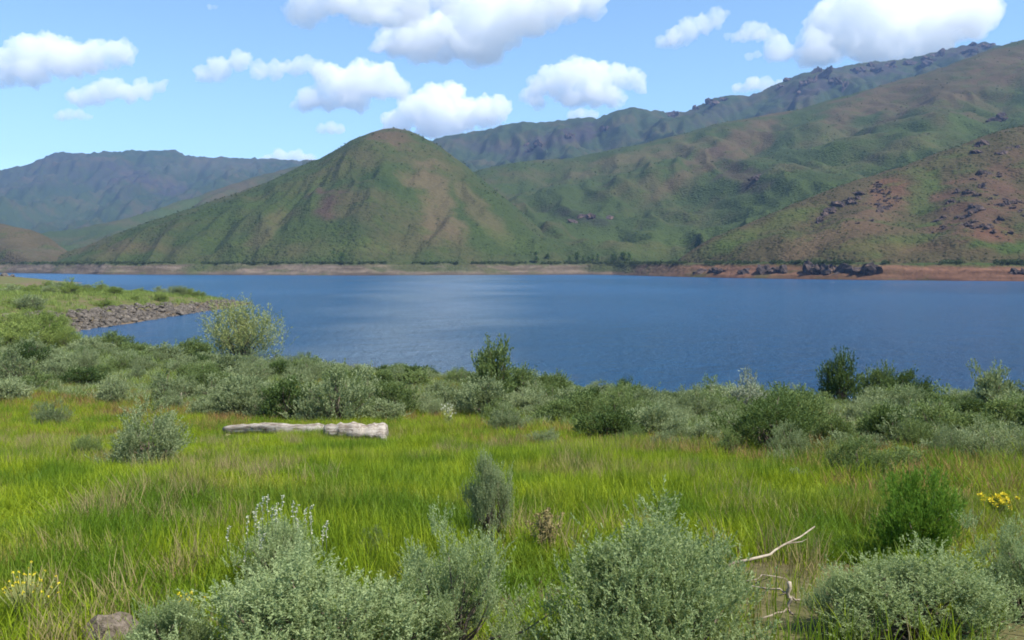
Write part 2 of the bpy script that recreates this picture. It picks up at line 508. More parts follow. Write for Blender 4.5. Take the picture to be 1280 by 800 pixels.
HILLS = {}
def build_hill(name, label, ridges, rows, cols, nr, nc, base, blobs, gully=8.0, gl=70.0, seed=0, shrubs=0.8, k=3.0, fine=1.0):
    """ridges: (points as (px, py, Y), slope, rounding); rows: (Ynear, Yfar); cols: (px0, px1)"""
    px = np.linspace(cols[0], cols[1], nc)
    Y = np.linspace(rows[0] ** 0.7, rows[1] ** 0.7, nr) ** (1 / 0.7)
    X = (px[None] - 640) / F * Y[:, None]
    YY = np.broadcast_to(Y[:, None], X.shape).copy()
    W = []
    wx = X + fbm(X / (gl * 3), YY / (gl * 3), 3, seed + 50) * gl * 0.5
    wy = YY + fbm(X / (gl * 3), YY / (gl * 3), 3, seed + 60) * gl * 0.5
    for pts, slope, rnd in ridges:
        p = np.array([at(*q) for q in pts])
        if W: p[0, 2] -= 9
        W.append((p, slope, rnd))
    def height(X, YY):
        wx = X + fbm(X / (gl * 3), YY / (gl * 3), 3, seed + 50) * gl * 0.35
        wy = YY + fbm(X / (gl * 3), YY / (gl * 3), 3, seed + 60) * gl * 0.35
        hs = []
        for i, (p, slope, rnd) in enumerate(W):
            hs.append(polyline_field(X if i == 0 else wx, YY if i == 0 else wy, p, slope, rnd))
        H = np.stack(hs)
        mx = H.max(0)
        z = mx + k * np.log(np.exp((H - mx) / k).sum(0)) - k * 0.0
        p0 = W[0][0]; u = X / YY; up_ = p0[:, 0] / p0[:, 1]; o = np.argsort(up_)
        Yr = np.interp(u, up_[o], p0[o, 1]); zr = np.interp(u, up_[o], p0[o, 2])
        front = EYE + (zr - EYE) * YY / Yr - 0.04 * np.maximum(Yr - YY, 0)
        crest = np.where(YY < Yr, front, zr - 0.3 * (YY - Yr))
        z = crest - 1.5 * np.logaddexp(0.0, (crest - z) / 1.5)
        below = np.clip((polyline_top(X, W[0][0]) - z) / 60.0, 0, 1)
        g = fbm(wx / gl, wy / (gl * 2.6), 4, seed)
        z = z + 1.5 * gully * g * (0.08 + 0.92 * below) - gully * 0.9 * below * np.abs(fbm(wx / (gl * 0.45), wy / (gl * 1.6), 3, seed + 9))
        z = z + fine * fbm(X / 16.0, YY / 16.0, 3, seed + 20)
        return z
    slope0 = ridges[0][1]
    def polyline_depth(X, p):
        o = np.argsort(p[:, 0])
        return np.interp(X, p[o, 0], p[o, 1])
    def polyline_top(X, p):
        o = np.argsort(p[:, 0])
        return np.interp(X, p[o, 0], p[o, 2])
    Z = height(X, YY)
    s = YY - shore_dist(px)[None] - wobble(X)
    cap = np.where(s > 24, 6.6 + 0.7 * (s - 24), 6.6 - 1.0 * (24 - s))
    Z = np.where(s < 300, -3.0 * np.log(np.exp(-np.minimum(Z, 200) / 3.0) + np.exp(-np.clip(cap, -60, 200) / 3.0)), Z)
    me = mesh_np(name, np.stack([X, YY, Z], -1).reshape(-1, 3), grid_quads(nr, nc), smooth=True)
    PX, PY = pix(X, YY, Z)
    c = np.broadcast_to(np.array(base), X.shape + (3,)).copy()
    sh = np.full(X.shape, shrubs)
    warpx = fbm(X / (gl * .5), YY / (gl * .5), 4, seed + 31) ; warpy = fbm(X / (gl * .5), YY / (gl * .5), 4, seed + 32)
    for (bx, by, rx, ry, ang, colr, st, shr) in blobs:
        ca, sa = math.cos(math.radians(ang)), math.sin(math.radians(ang))
        dx = (PX - bx); dy = (PY - by)
        ex = (dx * ca + dy * sa) / rx + warpx * 0.9
        ey = (-dx * sa + dy * ca) / ry + warpy * 0.9
        w = (1 - ss(0.45, 1.15, np.sqrt(ex * ex + ey * ey))) * st
        c = c * (1 - w[..., None]) + np.array(colr) * w[..., None]
        sh = sh * (1 - w) + shr * w
    set_attr(me, 'tint', np.concatenate([c, np.ones_like(c[..., :1])], -1).reshape(-1, 4), 'FLOAT_COLOR')
    set_attr(me, 'shrubs', sh.astype(np.float32))
    o = tag(link(name, me, M['hill']), label, kind='structure')
    HILLS[o.name] = (X, YY, Z, PX, PY, sh)
    return o, height

G1 = (0.046, 0.066, 0.022); G2 = (0.066, 0.092, 0.026); BR = (0.10, 0.068, 0.042); MAR = (0.07, 0.043, 0.038); RU = (0.125, 0.06, 0.036)
PUR = (0.05, 0.042, 0.046); GRY = (0.07, 0.07, 0.05); TN = (0.12, 0.092, 0.05)

# far left range
build_hill('far_hill', 'hazy purple flat-topped mountain range at the far left',
    [([(-500, 260, 3300), (-250, 240, 3300), (-100, 228, 3300), (0, 213, 3300), (30, 206, 3300), (55, 197, 3300), (75, 190, 3300), (105, 192, 3300), (122, 190, 3350), (215, 188, 3400), (235, 195, 3400), (270, 198, 3400), (315, 196, 3400), (345, 200, 3400), (390, 202, 3400), (480, 212, 3400), (620, 230, 3400)], 0.42, 30),
     ([(215, 188, 3400), (180, 235, 2700), (120, 285, 2200)], 0.4, 40),
     ([(75, 190, 3300), (40, 240, 2700), (-20, 280, 2200)], 0.4, 40),
     ([(345, 200, 3400), (280, 235, 2700)], 0.4, 40)],
    (1900, 3800), (-500, 640), 130, 420, (0.030, 0.048, 0.020),
    [(110, 210, 90, 26, 18, PUR, 0.45, 0.3), (180, 225, 60, 14, 20, (0.04, 0.034, 0.038), 0.8, 0.2), (30, 222, 60, 20, 0, PUR, 0.35, 0.3), (270, 205, 80, 14, 0, GRY, 0.6, 0.3), (60, 265, 110, 20, 0, G1, 0.6, 0.5)],
    gully=44, gl=100, seed=100, fine=9.0)
# middle left ridge
build_hill('far_hill', 'long green ridge descending leftwards below the purple range',
    [([(430, 190, 1900), (380, 205, 1900), (335, 216, 1850), (294, 229, 1800), (240, 246, 1700), (190, 262, 1600), (150, 274, 1500), (100, 284, 1450), (40, 292, 1400), (-80, 300, 1400), (-400, 312, 1400)], 0.40, 25),
     ([(294, 229, 1800), (250, 270, 1350), (200, 305, 1150)], 0.4, 25),
     ([(190, 262, 1600), (140, 300, 1250)], 0.4, 25)],
    (1000, 2300), (-400, 560), 130, 360, G1,
    [(310, 235, 60, 14, -15, BR, 0.5, 0.4), (220, 265, 60, 14, -20, G2, 0.5, 0.6)], gully=16, gl=90, seed=140, fine=2.0)
# back range on the right
build_hill('far_hill', 'distant blue-green mountain ridge with dark crags behind the right hills',
    [([(380, 200, 2500), (450, 190, 2500), (540, 175, 2500), (580, 165, 2500), (640, 155, 2500), (700, 150, 2500), (735, 147, 2500), (746, 149, 2500), (765, 141, 2500), (790, 134, 2500), (815, 138, 2500), (840, 141, 2500), (870, 134, 2500), (895, 123, 2500), (940, 117, 2500), (960, 110, 2500), (985, 100, 2500), (1010, 91, 2500), (1026, 87, 2500), (1060, 81, 2500), (1100, 76, 2500), (1150, 70, 2500), (1200, 58, 2500), (1232, 53, 2500), (1246, 60, 2500), (1300, 70, 2500), (1500, 80, 2500)], 0.50, 18),
     ([(735, 147, 2500), (700, 190, 2000), (640, 225, 1700)], 0.45, 30),
     ([(895, 123, 2500), (850, 165, 2050), (790, 200, 1750)], 0.45, 30),
     ([(580, 165, 2500), (590, 195, 2100)], 0.45, 30),
     ([(1026, 87, 2500), (1000, 130, 2100)], 0.5, 20)],
    (1500, 2900), (380, 1500), 150, 480, (0.038, 0.056, 0.024),
    [(690, 175, 70, 14, -10, PUR, 0.85, 0.2), (720, 168, 26, 12, 0, (0.04, 0.034, 0.038), 0.7, 0.2), (620, 185, 50, 10, 10, PUR, 0.6, 0.2), (1010, 110, 40, 16, -25, PUR, 0.9, 0.2), (1090, 90, 60, 10, -8, PUR, 0.8, 0.2), (900, 140, 50, 12, -15, PUR, 0.5, 0.2), (1200, 65, 40, 8, -10, PUR, 0.8, 0.2)],
    gully=30, gl=95, seed=180, fine=6.0)
# big right ridge
build_hill('hill', 'broad green and brown ridge rising to the right behind the rusty hill',
    [([(470, 260, 1150), (560, 225, 1200), (620, 207, 1250), (650, 201, 1250), (720, 195, 1280), (800, 180, 1300), (860, 165, 1330), (920, 150, 1360), (1000, 136, 1400), (1060, 119, 1420), (1120, 101, 1440), (1180, 83, 1460), (1240, 61, 1480), (1280, 49, 1500), (1400, 28, 1500), (1700, 10, 1500)], 0.40, 35),
     ([(920, 150, 1360), (880, 195, 1080), (830, 250, 860), (790, 300, 700)], 0.36, 40),
     ([(1060, 119, 1420), (1010, 180, 1050), (975, 225, 850), (950, 262, 740)], 0.36, 40),
     ([(1240, 61, 1480), (1180, 130, 1050), (1110, 200, 800)], 0.38, 40),
     ([(720, 195, 1280), (700, 240, 950), (720, 300, 700)], 0.33, 40),
     ([(620, 207, 1250), (640, 245, 980), (690, 300, 720)], 0.33, 40)],
    (560, 1900), (470, 1700), 190, 560, G1,
    [(940, 165, 60, 26, -30, BR, 0.75, 0.3), (880, 205, 60, 14, -35, BR, 0.7, 0.4), (920, 215, 45, 22, 30, MAR, 0.6, 0.5), (1090, 130, 80, 24, -25, BR, 0.75, 0.3), (1200, 110, 90, 40, -20, (0.09, 0.064, 0.04), 0.75, 0.4),
     (800, 195, 90, 12, -12, TN, 0.55, 0.3), (1040, 190, 50, 24, 40, G2, 0.6, 0.6), (730, 272, 34, 9, 8, (0.032, 0.036, 0.026), 0.8, 0.8), (1160, 175, 60, 20, -25, G2, 0.6, 0.7), (830, 300, 90, 18, 0, G2, 0.5, 0.8), (1250, 80, 50, 30, -20, BR, 0.7, 0.3), (690, 215, 60, 14, 10, G1, 0.5, 0.8)],
    gully=15, gl=80, seed=220, fine=1.6)
# central hill
build_hill('hill', 'pointed central hill with tan spur facing the lake',
    [([(-40, 338, 760), (60, 322, 780), (100, 310, 800), (170, 281, 830), (235, 261, 860), (330, 229, 880), (400, 198, 900), (440, 175, 900), (462, 165, 900), (480, 159, 900), (495, 158, 900), (512, 163, 900), (545, 180, 900), (580, 205, 890), (620, 240, 870), (670, 280, 840), (720, 318, 800), (760, 345, 780)], 0.44, 22),
     ([(498, 158, 900), (520, 205, 800), (545, 260, 690), (570, 318, 600)], 0.50, 22),
     ([(440, 175, 900), (425, 225, 800), (390, 270, 700), (340, 318, 600)], 0.48, 22),
     ([(330, 229, 880), (270, 280, 740), (220, 318, 640)], 0.46, 22),
     ([(580, 205, 890), (620, 270, 740), (650, 318, 640)], 0.46, 22)],
    (545, 1250), (-40, 800), 190, 480, G1,
    [(495, 172, 45, 16, 15, (0.10, 0.068, 0.042), 0.8, 0.3), (540, 250, 26, 70, -20, TN, 0.8, 0.25), (600, 265, 16, 60, -35, TN, 0.55, 0.3), (415, 252, 32, 22, 0, MAR, 0.85, 0.3), (330, 290, 40, 12, -40, TN, 0.45, 0.4), (455, 250, 34, 50, 0, (0.03, 0.052, 0.02), 0.7, 0.9), (430, 310, 60, 12, 0, G2, 0.5, 0.9),
     (250, 275, 90, 22, -20, (0.036, 0.056, 0.02), 0.6, 0.8), (640, 300, 60, 14, 20, G2, 0.5, 0.8), (150, 310, 80, 10, 0, BR, 0.4, 0.5), (560, 210, 50, 16, 30, OLIVE, 0.6, 0.4)],
    gully=13, gl=60, seed=260, fine=1.1)
# low brown hill at the far left
build_hill('hill', 'low brown hill at the left end of the lake',
    [([(-500, 262, 900), (-200, 266, 880), (-60, 272, 850), (0, 278, 840), (35, 285, 830), (62, 297, 820), (90, 318, 800), (110, 335, 790)], 0.40, 18),
     ([(0, 278, 840), (-20, 310, 700)], 0.4, 18)],
    (610, 1050), (-500, 125), 90, 200, (0.075, 0.064, 0.034),
    [(25, 295, 40, 10, 10, TN, 0.45, 0.3), (40, 315, 50, 8, 0, (0.10, 0.09, 0.06), 0.6, 0.7)], gully=7, gl=50, seed=300, fine=1.0)
# near rusty hill on the right
hill_right, H_RIGHT = build_hill('hill', 'rust-red hillside with dark rock outcrops at the right shore',
    [([(780, 338, 500), (830, 323, 500), (870, 305, 510), (930, 280, 530), (1000, 250, 555), (1060, 226, 575), (1130, 205, 595), (1200, 180, 615), (1250, 162, 630), (1280, 155, 640), (1450, 105, 680), (1800, 60, 760)], 0.46, 14),
     ([(1000, 250, 555), (960, 300, 455), (940, 322, 425)], 0.42, 10),
     ([(1130, 205, 595), (1080, 270, 480), (1050, 318, 410)], 0.42, 12),
     ([(1280, 155, 640), (1230, 240, 500), (1200, 315, 400)], 0.42, 14),
     ([(1450, 105, 680), (1400, 230, 480), (1370, 320, 370)], 0.42, 14)],
    (330, 960), (780, 1800), 230, 520, (0.070, 0.058, 0.028),
    [(1105, 245, 28, 20, -30, RU, 0.95, 0.1), (1085, 275, 60, 24, -30, (0.105, 0.062, 0.038), 0.8, 0.4), (1020, 300, 60, 14, -25, (0.12, 0.082, 0.046), 0.7, 0.5), (1230, 260, 60, 40, -20, (0.10, 0.058, 0.038), 0.85, 0.3), (1150, 240, 22, 40, 25, (0.06, 0.09, 0.024), 0.7, 0.7),
     (1130, 300, 60, 14, -15, (0.05, 0.085, 0.018), 0.8, 0.8), (1250, 310, 40, 12, 0, (0.042, 0.078, 0.016), 0.8, 0.8), (1255, 215, 40, 18, -30, (0.10, 0.06, 0.038), 0.7, 0.3), (960, 285, 80, 14, -24, (0.07, 0.084, 0.026), 0.7, 0.6), (1180, 200, 60, 10, -22, OLIVE, 0.6, 0.5),
     (905, 312, 50, 10, -15, (0.056, 0.085, 0.022), 0.7, 0.7), (1240, 290, 30, 14, 0, RU, 0.6, 0.2), (1140, 310, 90, 8, 0, (0.14, 0.08, 0.045), 0.3, 0.3)],
    gully=5.5, gl=36, seed=340, fine=0.9, k=2.0)

def hill_hit(px, py, near=380):
    """nearest front surface point of the big hills at a pixel"""
    best = None
    for n, (X, Y, Z, PX, PY, sh) in HILLS.items():
        d = (PX - px) ** 2 + (PY - py) ** 2
        i = np.argsort(d.ravel())[:8]
        ok = [j for j in i if d.ravel()[j] < 9]
        for j in ok:
            if best is None or Y.ravel()[j] < best[1]:
                best = (X.ravel()[j], Y.ravel()[j], Z.ravel()[j])
    return best

# ------------------------------------------------------------------ scattering by geometry nodes (stuff)
def scatter(name, label, pts, rz, sc, idx, protos, mat=None, tilt=None, group=None):
    me = mesh_np(name, pts)
    set_attr(me, 'rz', rz.astype(np.float32)); set_attr(me, 'sc', np.asarray(sc, np.float32), 'FLOAT_VECTOR')
    set_attr(me, 'pick', idx.astype(np.int32), 'INT')
    set_attr(me, 'tilt', (np.zeros(len(pts)) if tilt is None else tilt).astype(np.float32))
    o = link(name, me)
    col = bpy.data.collections.new(name + '_source')
    for p in protos: col.objects.link(p)
    ng = bpy.data.node_groups.new(name, 'GeometryNodeTree')
    ng.interface.new_socket('Geometry', in_out='INPUT', socket_type='NodeSocketGeometry')
    ng.interface.new_socket('Geometry', in_out='OUTPUT', socket_type='NodeSocketGeometry')
    N = ng.nodes
    gi = N.new('NodeGroupInput'); go = N.new('NodeGroupOutput')
    ci = N.new('GeometryNodeCollectionInfo'); ci.inputs[0].default_value = col
    ci.inputs[1].default_value = True; ci.inputs[2].default_value = True
    ip = N.new('GeometryNodeInstanceOnPoints')
    ip.inputs['Pick Instance'].default_value = True
    def na(nm, t):
        a = N.new('GeometryNodeInputNamedAttribute'); a.data_type = t; a.inputs[0].default_value = nm
        return a.outputs[0]
    cx = N.new('ShaderNodeCombineXYZ')
    ng.links.new(na('tilt', 'FLOAT'), cx.inputs[0])
    ng.links.new(na('rz', 'FLOAT'), cx.inputs[2])
    ng.links.new(gi.outputs[0], ip.inputs['Points'])
    ng.links.new(ci.outputs[0], ip.inputs['Instance'])
    ng.links.new(na('pick', 'INT'), ip.inputs['Instance Index'])
    ng.links.new(cx.outputs[0], ip.inputs['Rotation'])
    ng.links.new(na('sc', 'FLOAT_VECTOR'), ip.inputs['Scale'])
    ng.links.new(ip.outputs[0], go.inputs[0])
    md = o.modifiers.new('scatter', 'NODES'); md.node_group = ng
    return tag(o, label, None, group, 'stuff')

# ------------------------------------------------------------------ plant parts
def unit(v):
    return v / (np.linalg.norm(v, axis=-1, keepdims=True) + 1e-9)

def leaves(P, D, L, Wd, rng):
    """flat pointed leaves from points P along directions D"""
    n = len(P)
    L = np.broadcast_to(L, n)[:, None]; Wd = np.broadcast_to(Wd, n)[:, None]
    r = unit(rng.normal(size=(n, 3)))
    side = unit(np.cross(D, r))
    V = np.empty((n, 4, 3))
    V[:, 0] = P
    mid = P + D * L * 0.55
    V[:, 1] = mid + side * Wd * 0.5
    V[:, 2] = P + D * L
    V[:, 3] = mid - side * Wd * 0.5
    Q = np.arange(n * 4).reshape(n, 4)
    return V.reshape(-1, 3), Q

def tubes(paths, radii, sides=4):
    """tapered tubes; paths: list of (k,3) arrays; radii: list of (k,) arrays"""
    VV = []; QQ = []; o = 0
    for p, r in zip(paths, radii):
        p = np.asarray(p, float); k = len(p)
        t = np.gradient(p, axis=0); t = unit(t)
        ref = np.array([0.3, 0.8, 0.1]) if abs(t[0] @ np.array([0.3, 0.8, 0.1])) < 0.8 else np.array([1.0, 0, 0.2])
        a = unit(np.cross(t, ref)); b = np.cross(t, a)
        th = np.arange(sides) / sides * 2 * math.pi
        ring = p[:, None] + (a[:, None] * np.cos(th)[None, :, None] + b[:, None] * np.sin(th)[None, :, None]) * np.asarray(r)[:, None, None]
        VV.append(ring.reshape(-1, 3))
        for i in range(k - 1):
            for j in range(sides):
                j2 = (j + 1) % sides
                QQ.append((o + i * sides + j, o + i * sides + j2, o + (i + 1) * sides + j2, o + (i + 1) * sides + j))
        QQ.append(tuple(o + j for j in range(3, -1, -1)) if sides == 4 else (o, o + 1, o + 2, o + 2))
        e = o + (k - 1) * sides
        if sides == 4: QQ.append((e, e + 1, e + 2, e + 3))
        o += k * sides
    Q = np.array([q for q in QQ if len(set(q)) == 4])
    return np.concatenate(VV), Q

def bush_meshes(name, rng, clumps=50, sprigs=12, nleaf=10, leaf=(0.05, 0.016), sprig=0.16, up=0.5, shell=0.55, spread=0.12,
                dome=1.0, ragged=0.18, open_=0.0, splay=1.0):
    """foliage and branch meshes of a bush 1 m wide and 1 m high (scaled where it is planted)"""
    # clump centres through the outer part of an uneven dome
    th = rng.uniform(0, 2 * math.pi, clumps)
    ce = rng.uniform(0.0, 1.0, clumps) ** 0.9
    el = np.arcsin(np.clip(ce, 0, 1))
    rr = rng.uniform(shell, 1.0, clumps) * (1 - ragged + 2 * ragged * rng.random(clumps))
    lob = 1 + 0.18 * np.sin(th * 2 + rng.uniform(0, 6)) + 0.12 * np.sin(th * 3 + rng.uniform(0, 6))
    C = np.stack([np.cos(th) * np.cos(el) * 0.46 * rr * lob, np.sin(th) * np.cos(el) * 0.46 * rr * lob, 0.10 + 0.78 * np.sin(el) * rr * (0.85 + 0.3 * rng.random(clumps))], -1)
    C[:, :2] *= (0.55 + 0.45 * np.clip(C[:, 2:3] / 0.45, 0, 1) ** 0.6) ** (splay)
    if open_ > 0:
        keep = (C[:, 2] > 0.40) | (rng.random(clumps) > open_)
        C = C[keep]; clumps = len(C)
    out = unit(C * np.array([1, 1, 0.6]))
    n = clumps * sprigs
    ci = np.repeat(np.arange(clumps), sprigs)
    S = C[ci] + rng.normal(size=(n, 3)) * spread * np.array([0.62, 0.62, 0.5])
    S[:, 2] = np.maximum(S[:, 2], 0.03)
    sd = unit(out[ci] * (1 - up) + np.array([0, 0, 1.0]) * up + rng.normal(size=(n, 3)) * 0.28)
    sl = sprig * rng.uniform(0.5, 1.25, n)
    m = n * nleaf
    si = np.repeat(np.arange(n), nleaf)
    t = rng.random(m)
    P = S[si] + sd[si] * (t * sl[si])[:, None]
    D = unit(sd[si] * 0.9 + rng.normal(size=(m, 3)) * 0.32)
    V, Q = leaves(P, D, leaf[0] * rng.uniform(0.6, 1.3, m), leaf[1] * rng.uniform(0.7, 1.3, m), rng)
    fol = mesh_np(name + '_foliage', V, Q)
    paths = []; rad = []
    for c in C[:min(clumps, 46)]:
        b = np.array([rng.normal() * 0.03, rng.normal() * 0.03, 0.0])
        mid = b * 0.5 + c * np.array([0.38, 0.38, 0.5]) + rng.normal(size=3) * 0.03
        paths.append([b - np.array([0, 0, 0.08]), b + (mid - b) * 0.5 + rng.normal(size=3) * 0.015, mid, (mid + c) / 2 + rng.normal(size=3) * 0.02, c])
        rad.append(np.array([0.016, 0.013, 0.010, 0.007, 0.003]) * rng.uniform(0.7, 1.2))
    V, Q = tubes(paths, rad)
    br = mesh_np(name + '_branches', V, Q, smooth=True)
    return fol, br

def plant(kind, meshes, mats, loc, w, h, rz, label, cat, group=None, depth=None):
    r = bpy.data.objects.new(kind, None); COL.objects.link(r)
    r.location = loc; r.rotation_euler = (0, 0, rz); r.scale = (w, depth or w, h)
    r.empty_display_size = 0.2
    tag(r, label, cat, group)
    for nm, me, mt in zip(('foliage', 'branches'), meshes, mats):
        if len(me.materials) == 0: me.materials.append(mt)
        o = bpy.data.objects.new(nm, me); COL.objects.link(o); o.parent = r
        if me.materials[0] != mt:
            o.material_slots[0].link = 'OBJECT'; o.material_slots[0].material = mt
    return r

FOOT = []      # footprints, kept clear of grass
def bush(px, py, wpx, hpx, meshes, mat, label, kind='sagebrush', cat='shrub', group=None, rz=None, Y=None, sink=0.03):
    """a bush whose foot is seen at (px, py) and which shows wpx by hpx pixels of the photograph"""
    if Y is None:
        g = hit(px, py)
    else:
        g = at(px, py, Y); g[2] = gz(g[0], g[1])
    w = wpx / F * g[1]; h = hpx / F * g[1]
    FOOT.append((g[0], g[1], w * 0.5))
    return plant(kind, meshes, (mat, M['twig']), (g[0], g[1], g[2] - sink), w, h, RNG.uniform(0, 6.28) if rz is None else rz, label, cat, group)

rb = np.random.default_rng(21)
B = {}
B['round'] = [bush_meshes('round_bush', rb, 80, 13, 12, (0.05, 0.018), 0.14, 0.5, 0.6, 0.11) for _ in range(4)]
B['tall'] = [bush_meshes('tall_bush', rb, 64, 13, 12, (0.055, 0.019), 0.2, 0.65, 0.5, 0.11, ragged=0.25, splay=0.7) for _ in range(3)]
B['loose'] = [bush_meshes('loose_bush', rb, 40, 12, 12, (0.055, 0.018), 0.2, 0.55, 0.5, 0.10, ragged=0.3) for _ in range(3)]
B['near'] = [bush_meshes('near_bush', rb, c_, 25, 30, (0.021, 0.0062), 0.17, 0.86, 0.72, 0.075, ragged=0.2, open_=0.5) for c_ in (175, 150, 90)]
B['nearopen'] = [bush_meshes('near_open_bush', rb, 95, 25, 30, (0.022, 0.006), 0.19, 0.86, 0.6, 0.055, ragged=0.32, open_=0.6) for _ in range(2)]
B['fine'] = [bush_meshes('fine_bush', rb, 70, 18, 22, (0.034, 0.0085), 0.17, 0.7, 0.58, 0.09, ragged=0.25) for _ in range(2)]
B['finetall'] = [bush_meshes('fine_tall_bush', rb, 60, 18, 22, (0.034, 0.0085), 0.2, 0.8, 0.5, 0.10, ragged=0.28, splay=0.7)]
B['willow'] = [bush_meshes('willow', rb, 64, 18, 14, (0.04, 0.009), 0.26, 0.82, 0.55, 0.11, ragged=0.28)]
B['grassy'] = [bush_meshes('leafy_bush', rb, 90, 16, 16, (0.06, 0.009), 0.2, 0.7, 0.55, 0.1, ragged=0.2)]

# ------------------------------------------------------------------ single shrubs of the photograph
def R(k): return B[k][int(RNG.integers(len(B[k])))]
# foreground (feet below or near the lower edge)
bush(822, 838, 300, 196, B['near'][0], M['sage_near'], 'largest grey-green sagebrush at the bottom right of centre', Y=None)
bush(570, 826, 178, 172, B['nearopen'][0], M['sage_near'], 'sagebrush with dark hollow base at the bottom centre')
bush(395, 850, 330, 150, B['near'][1], M['sage_near'], 'wide low grey-green sagebrush along the bottom edge left of centre')
bush(205, 850, 150, 110, B['near'][2], M['sage_near'], 'small sagebrush behind the brown rock at the bottom left')
bush(1150, 792, 250, 102, B['near'][1], M['sage_near'], 'low silvery sagebrush above the dead roots at the lower right')
bush(1052, 790, 92, 84, B['near'][2], M['sage_near'], 'small soft sagebrush beside the forked dead branch')
bush(1275, 770, 130, 120, B['nearopen'][1], M['sage_near'], 'sagebrush cut by the right edge of the picture near the bottom')
bush(614, 680, 72, 118, B['near'][2], M['sage'], 'narrow upright sagebrush standing alone in the middle of the meadow')
bush(1145, 704, 108, 122, B['grassy'][0], M['bright'], 'bright green leafy bush in the meadow at right', kind='leafy_bush')
bush(185, 587, 108, 82, B['fine'][0], M['sage'], 'round grey sagebrush alone in the left meadow')
bush(468, 700, 46, 44, B['fine'][0], M['olive'], 'small olive tuft bush behind the bottom centre sagebrush', kind='shrub')
bush(905, 702, 30, 30, B['grassy'][0], M['bright'], 'small green weed right of the largest foreground sagebrush', kind='leafy_weed', cat='weed')
bush(108, 574, 40, 30, B['grassy'][0], M['olive'], 'low dark green weed left of the round grey sagebrush', kind='leafy_weed', cat='weed')
bush(680, 560, 40, 26, B['fine'][1], M['sage'], 'low sagebrush at the far meadow edge right of the small round one')
# the plant with white flower spikes
FL = bush(348, 742, 122, 96, B['nearopen'][1], M['sage_near'], 'grey-green bush topped with curved white flower spikes', kind='flowering_bush')

# thicket members that stand out
bush(362, 527, 70, 58, B['round'][1], M['dark'], 'dark green bush directly behind the bleached logs', kind='shrub')
bush(305, 520, 72, 56, B['round'][2], M['sage'], 'grey bush left of the dark one behind the logs')
bush(207, 506, 50, 44, B['loose'][1], M['sage'], 'grey open bush behind the left meadow edge')
bush(302, 452, 96, 68, B['willow'][0], M['willow'], 'yellow-green willow at the edge of the inlet', kind='willow', cat='shrub')
bush(617, 508, 66, 76, B['tall'][1], M['olive'], 'tall olive bush reaching above the middle of the near shore', kind='shrub')
bush(652, 500, 46, 46, B['tall'][2], M['olive'], 'shorter olive bush right beside the tall middle one', kind='shrub')
bush(690, 500, 50, 36, B['round'][3], M['olive'], 'low round olive bush in line right of the tall middle pair', kind='shrub')
bush(779, 497, 24, 26, B['tall'][0], M['dark'], 'small dark bush alone against the water right of middle', kind='shrub')
bush(632, 544, 50, 38, B['fine'][0], M['sage'], 'small round sagebrush at the far meadow edge below the tall middle bush')
bush(1049, 512, 52, 66, B['tall'][1], M['dark'], 'tall dark bush rising above the shore thicket at right', kind='shrub')
bush(1098, 510, 52, 56, B['tall'][2], M['olive'], 'upright olive bush right of the tall dark one', kind='shrub')
bush(1132, 512, 60, 50, B['round'][1], M['dark'], 'dark spreading bush in the right shore thicket', kind='shrub')
bush(1243, 522, 60, 68, B['tall'][0], M['sage'], 'tall grey-green bush near the right edge of the shore')
bush(935, 525, 64, 54, B['loose'][2], M['pale'], 'pale dry-topped sagebrush left of the big dark mound')
bush(962, 566, 124, 80, B['fine'][1], M['dark'], 'big dark green mound of shrub at the right meadow edge', kind='shrub')
bush(1000, 556, 90, 70, B['round'][0], M['olive'], 'olive shrub pressed against the right side of the big dark mound', kind='shrub')
bush(1112, 560, 62, 56, B['round'][3], M['dark'], 'dense deep green shrub right of the bare earth patch', kind='shrub')
bush(1075, 606, 98, 64, B['fine'][1], M['olive'], 'olive shrub in front of the bare earth patch at right', kind='shrub')
bush(995, 606, 54, 24, B['round'][2], M['pale'], 'low silvery cushion plant in the meadow left of the olive shrub', kind='shrub')
bush(1242, 580, 76, 46, B['fine'][0], M['sage'], 'grey sagebrush at the right edge above the yellow flowers')
bush(1195, 572, 46, 36, B['round'][1], M['sage'], 'small grey sagebrush left of the one above the yellow flowers')
bush(62, 538, 42, 40, B['fine'][1], M['sage'], 'small grey sagebrush at the left end of the red grass')
bush(140, 440, 46, 26, B['round'][0], M['olive'], 'olive bush at the corner of the inlet', kind='shrub')
bush(820, 552, 60, 50, B['round'][3], M['sage'], 'grey sagebrush at the meadow edge midway between log and dark mound')
bush(480, 530, 60, 32, B['round'][1], M['sage'], 'low sagebrush just beyond the right end of the thick log')

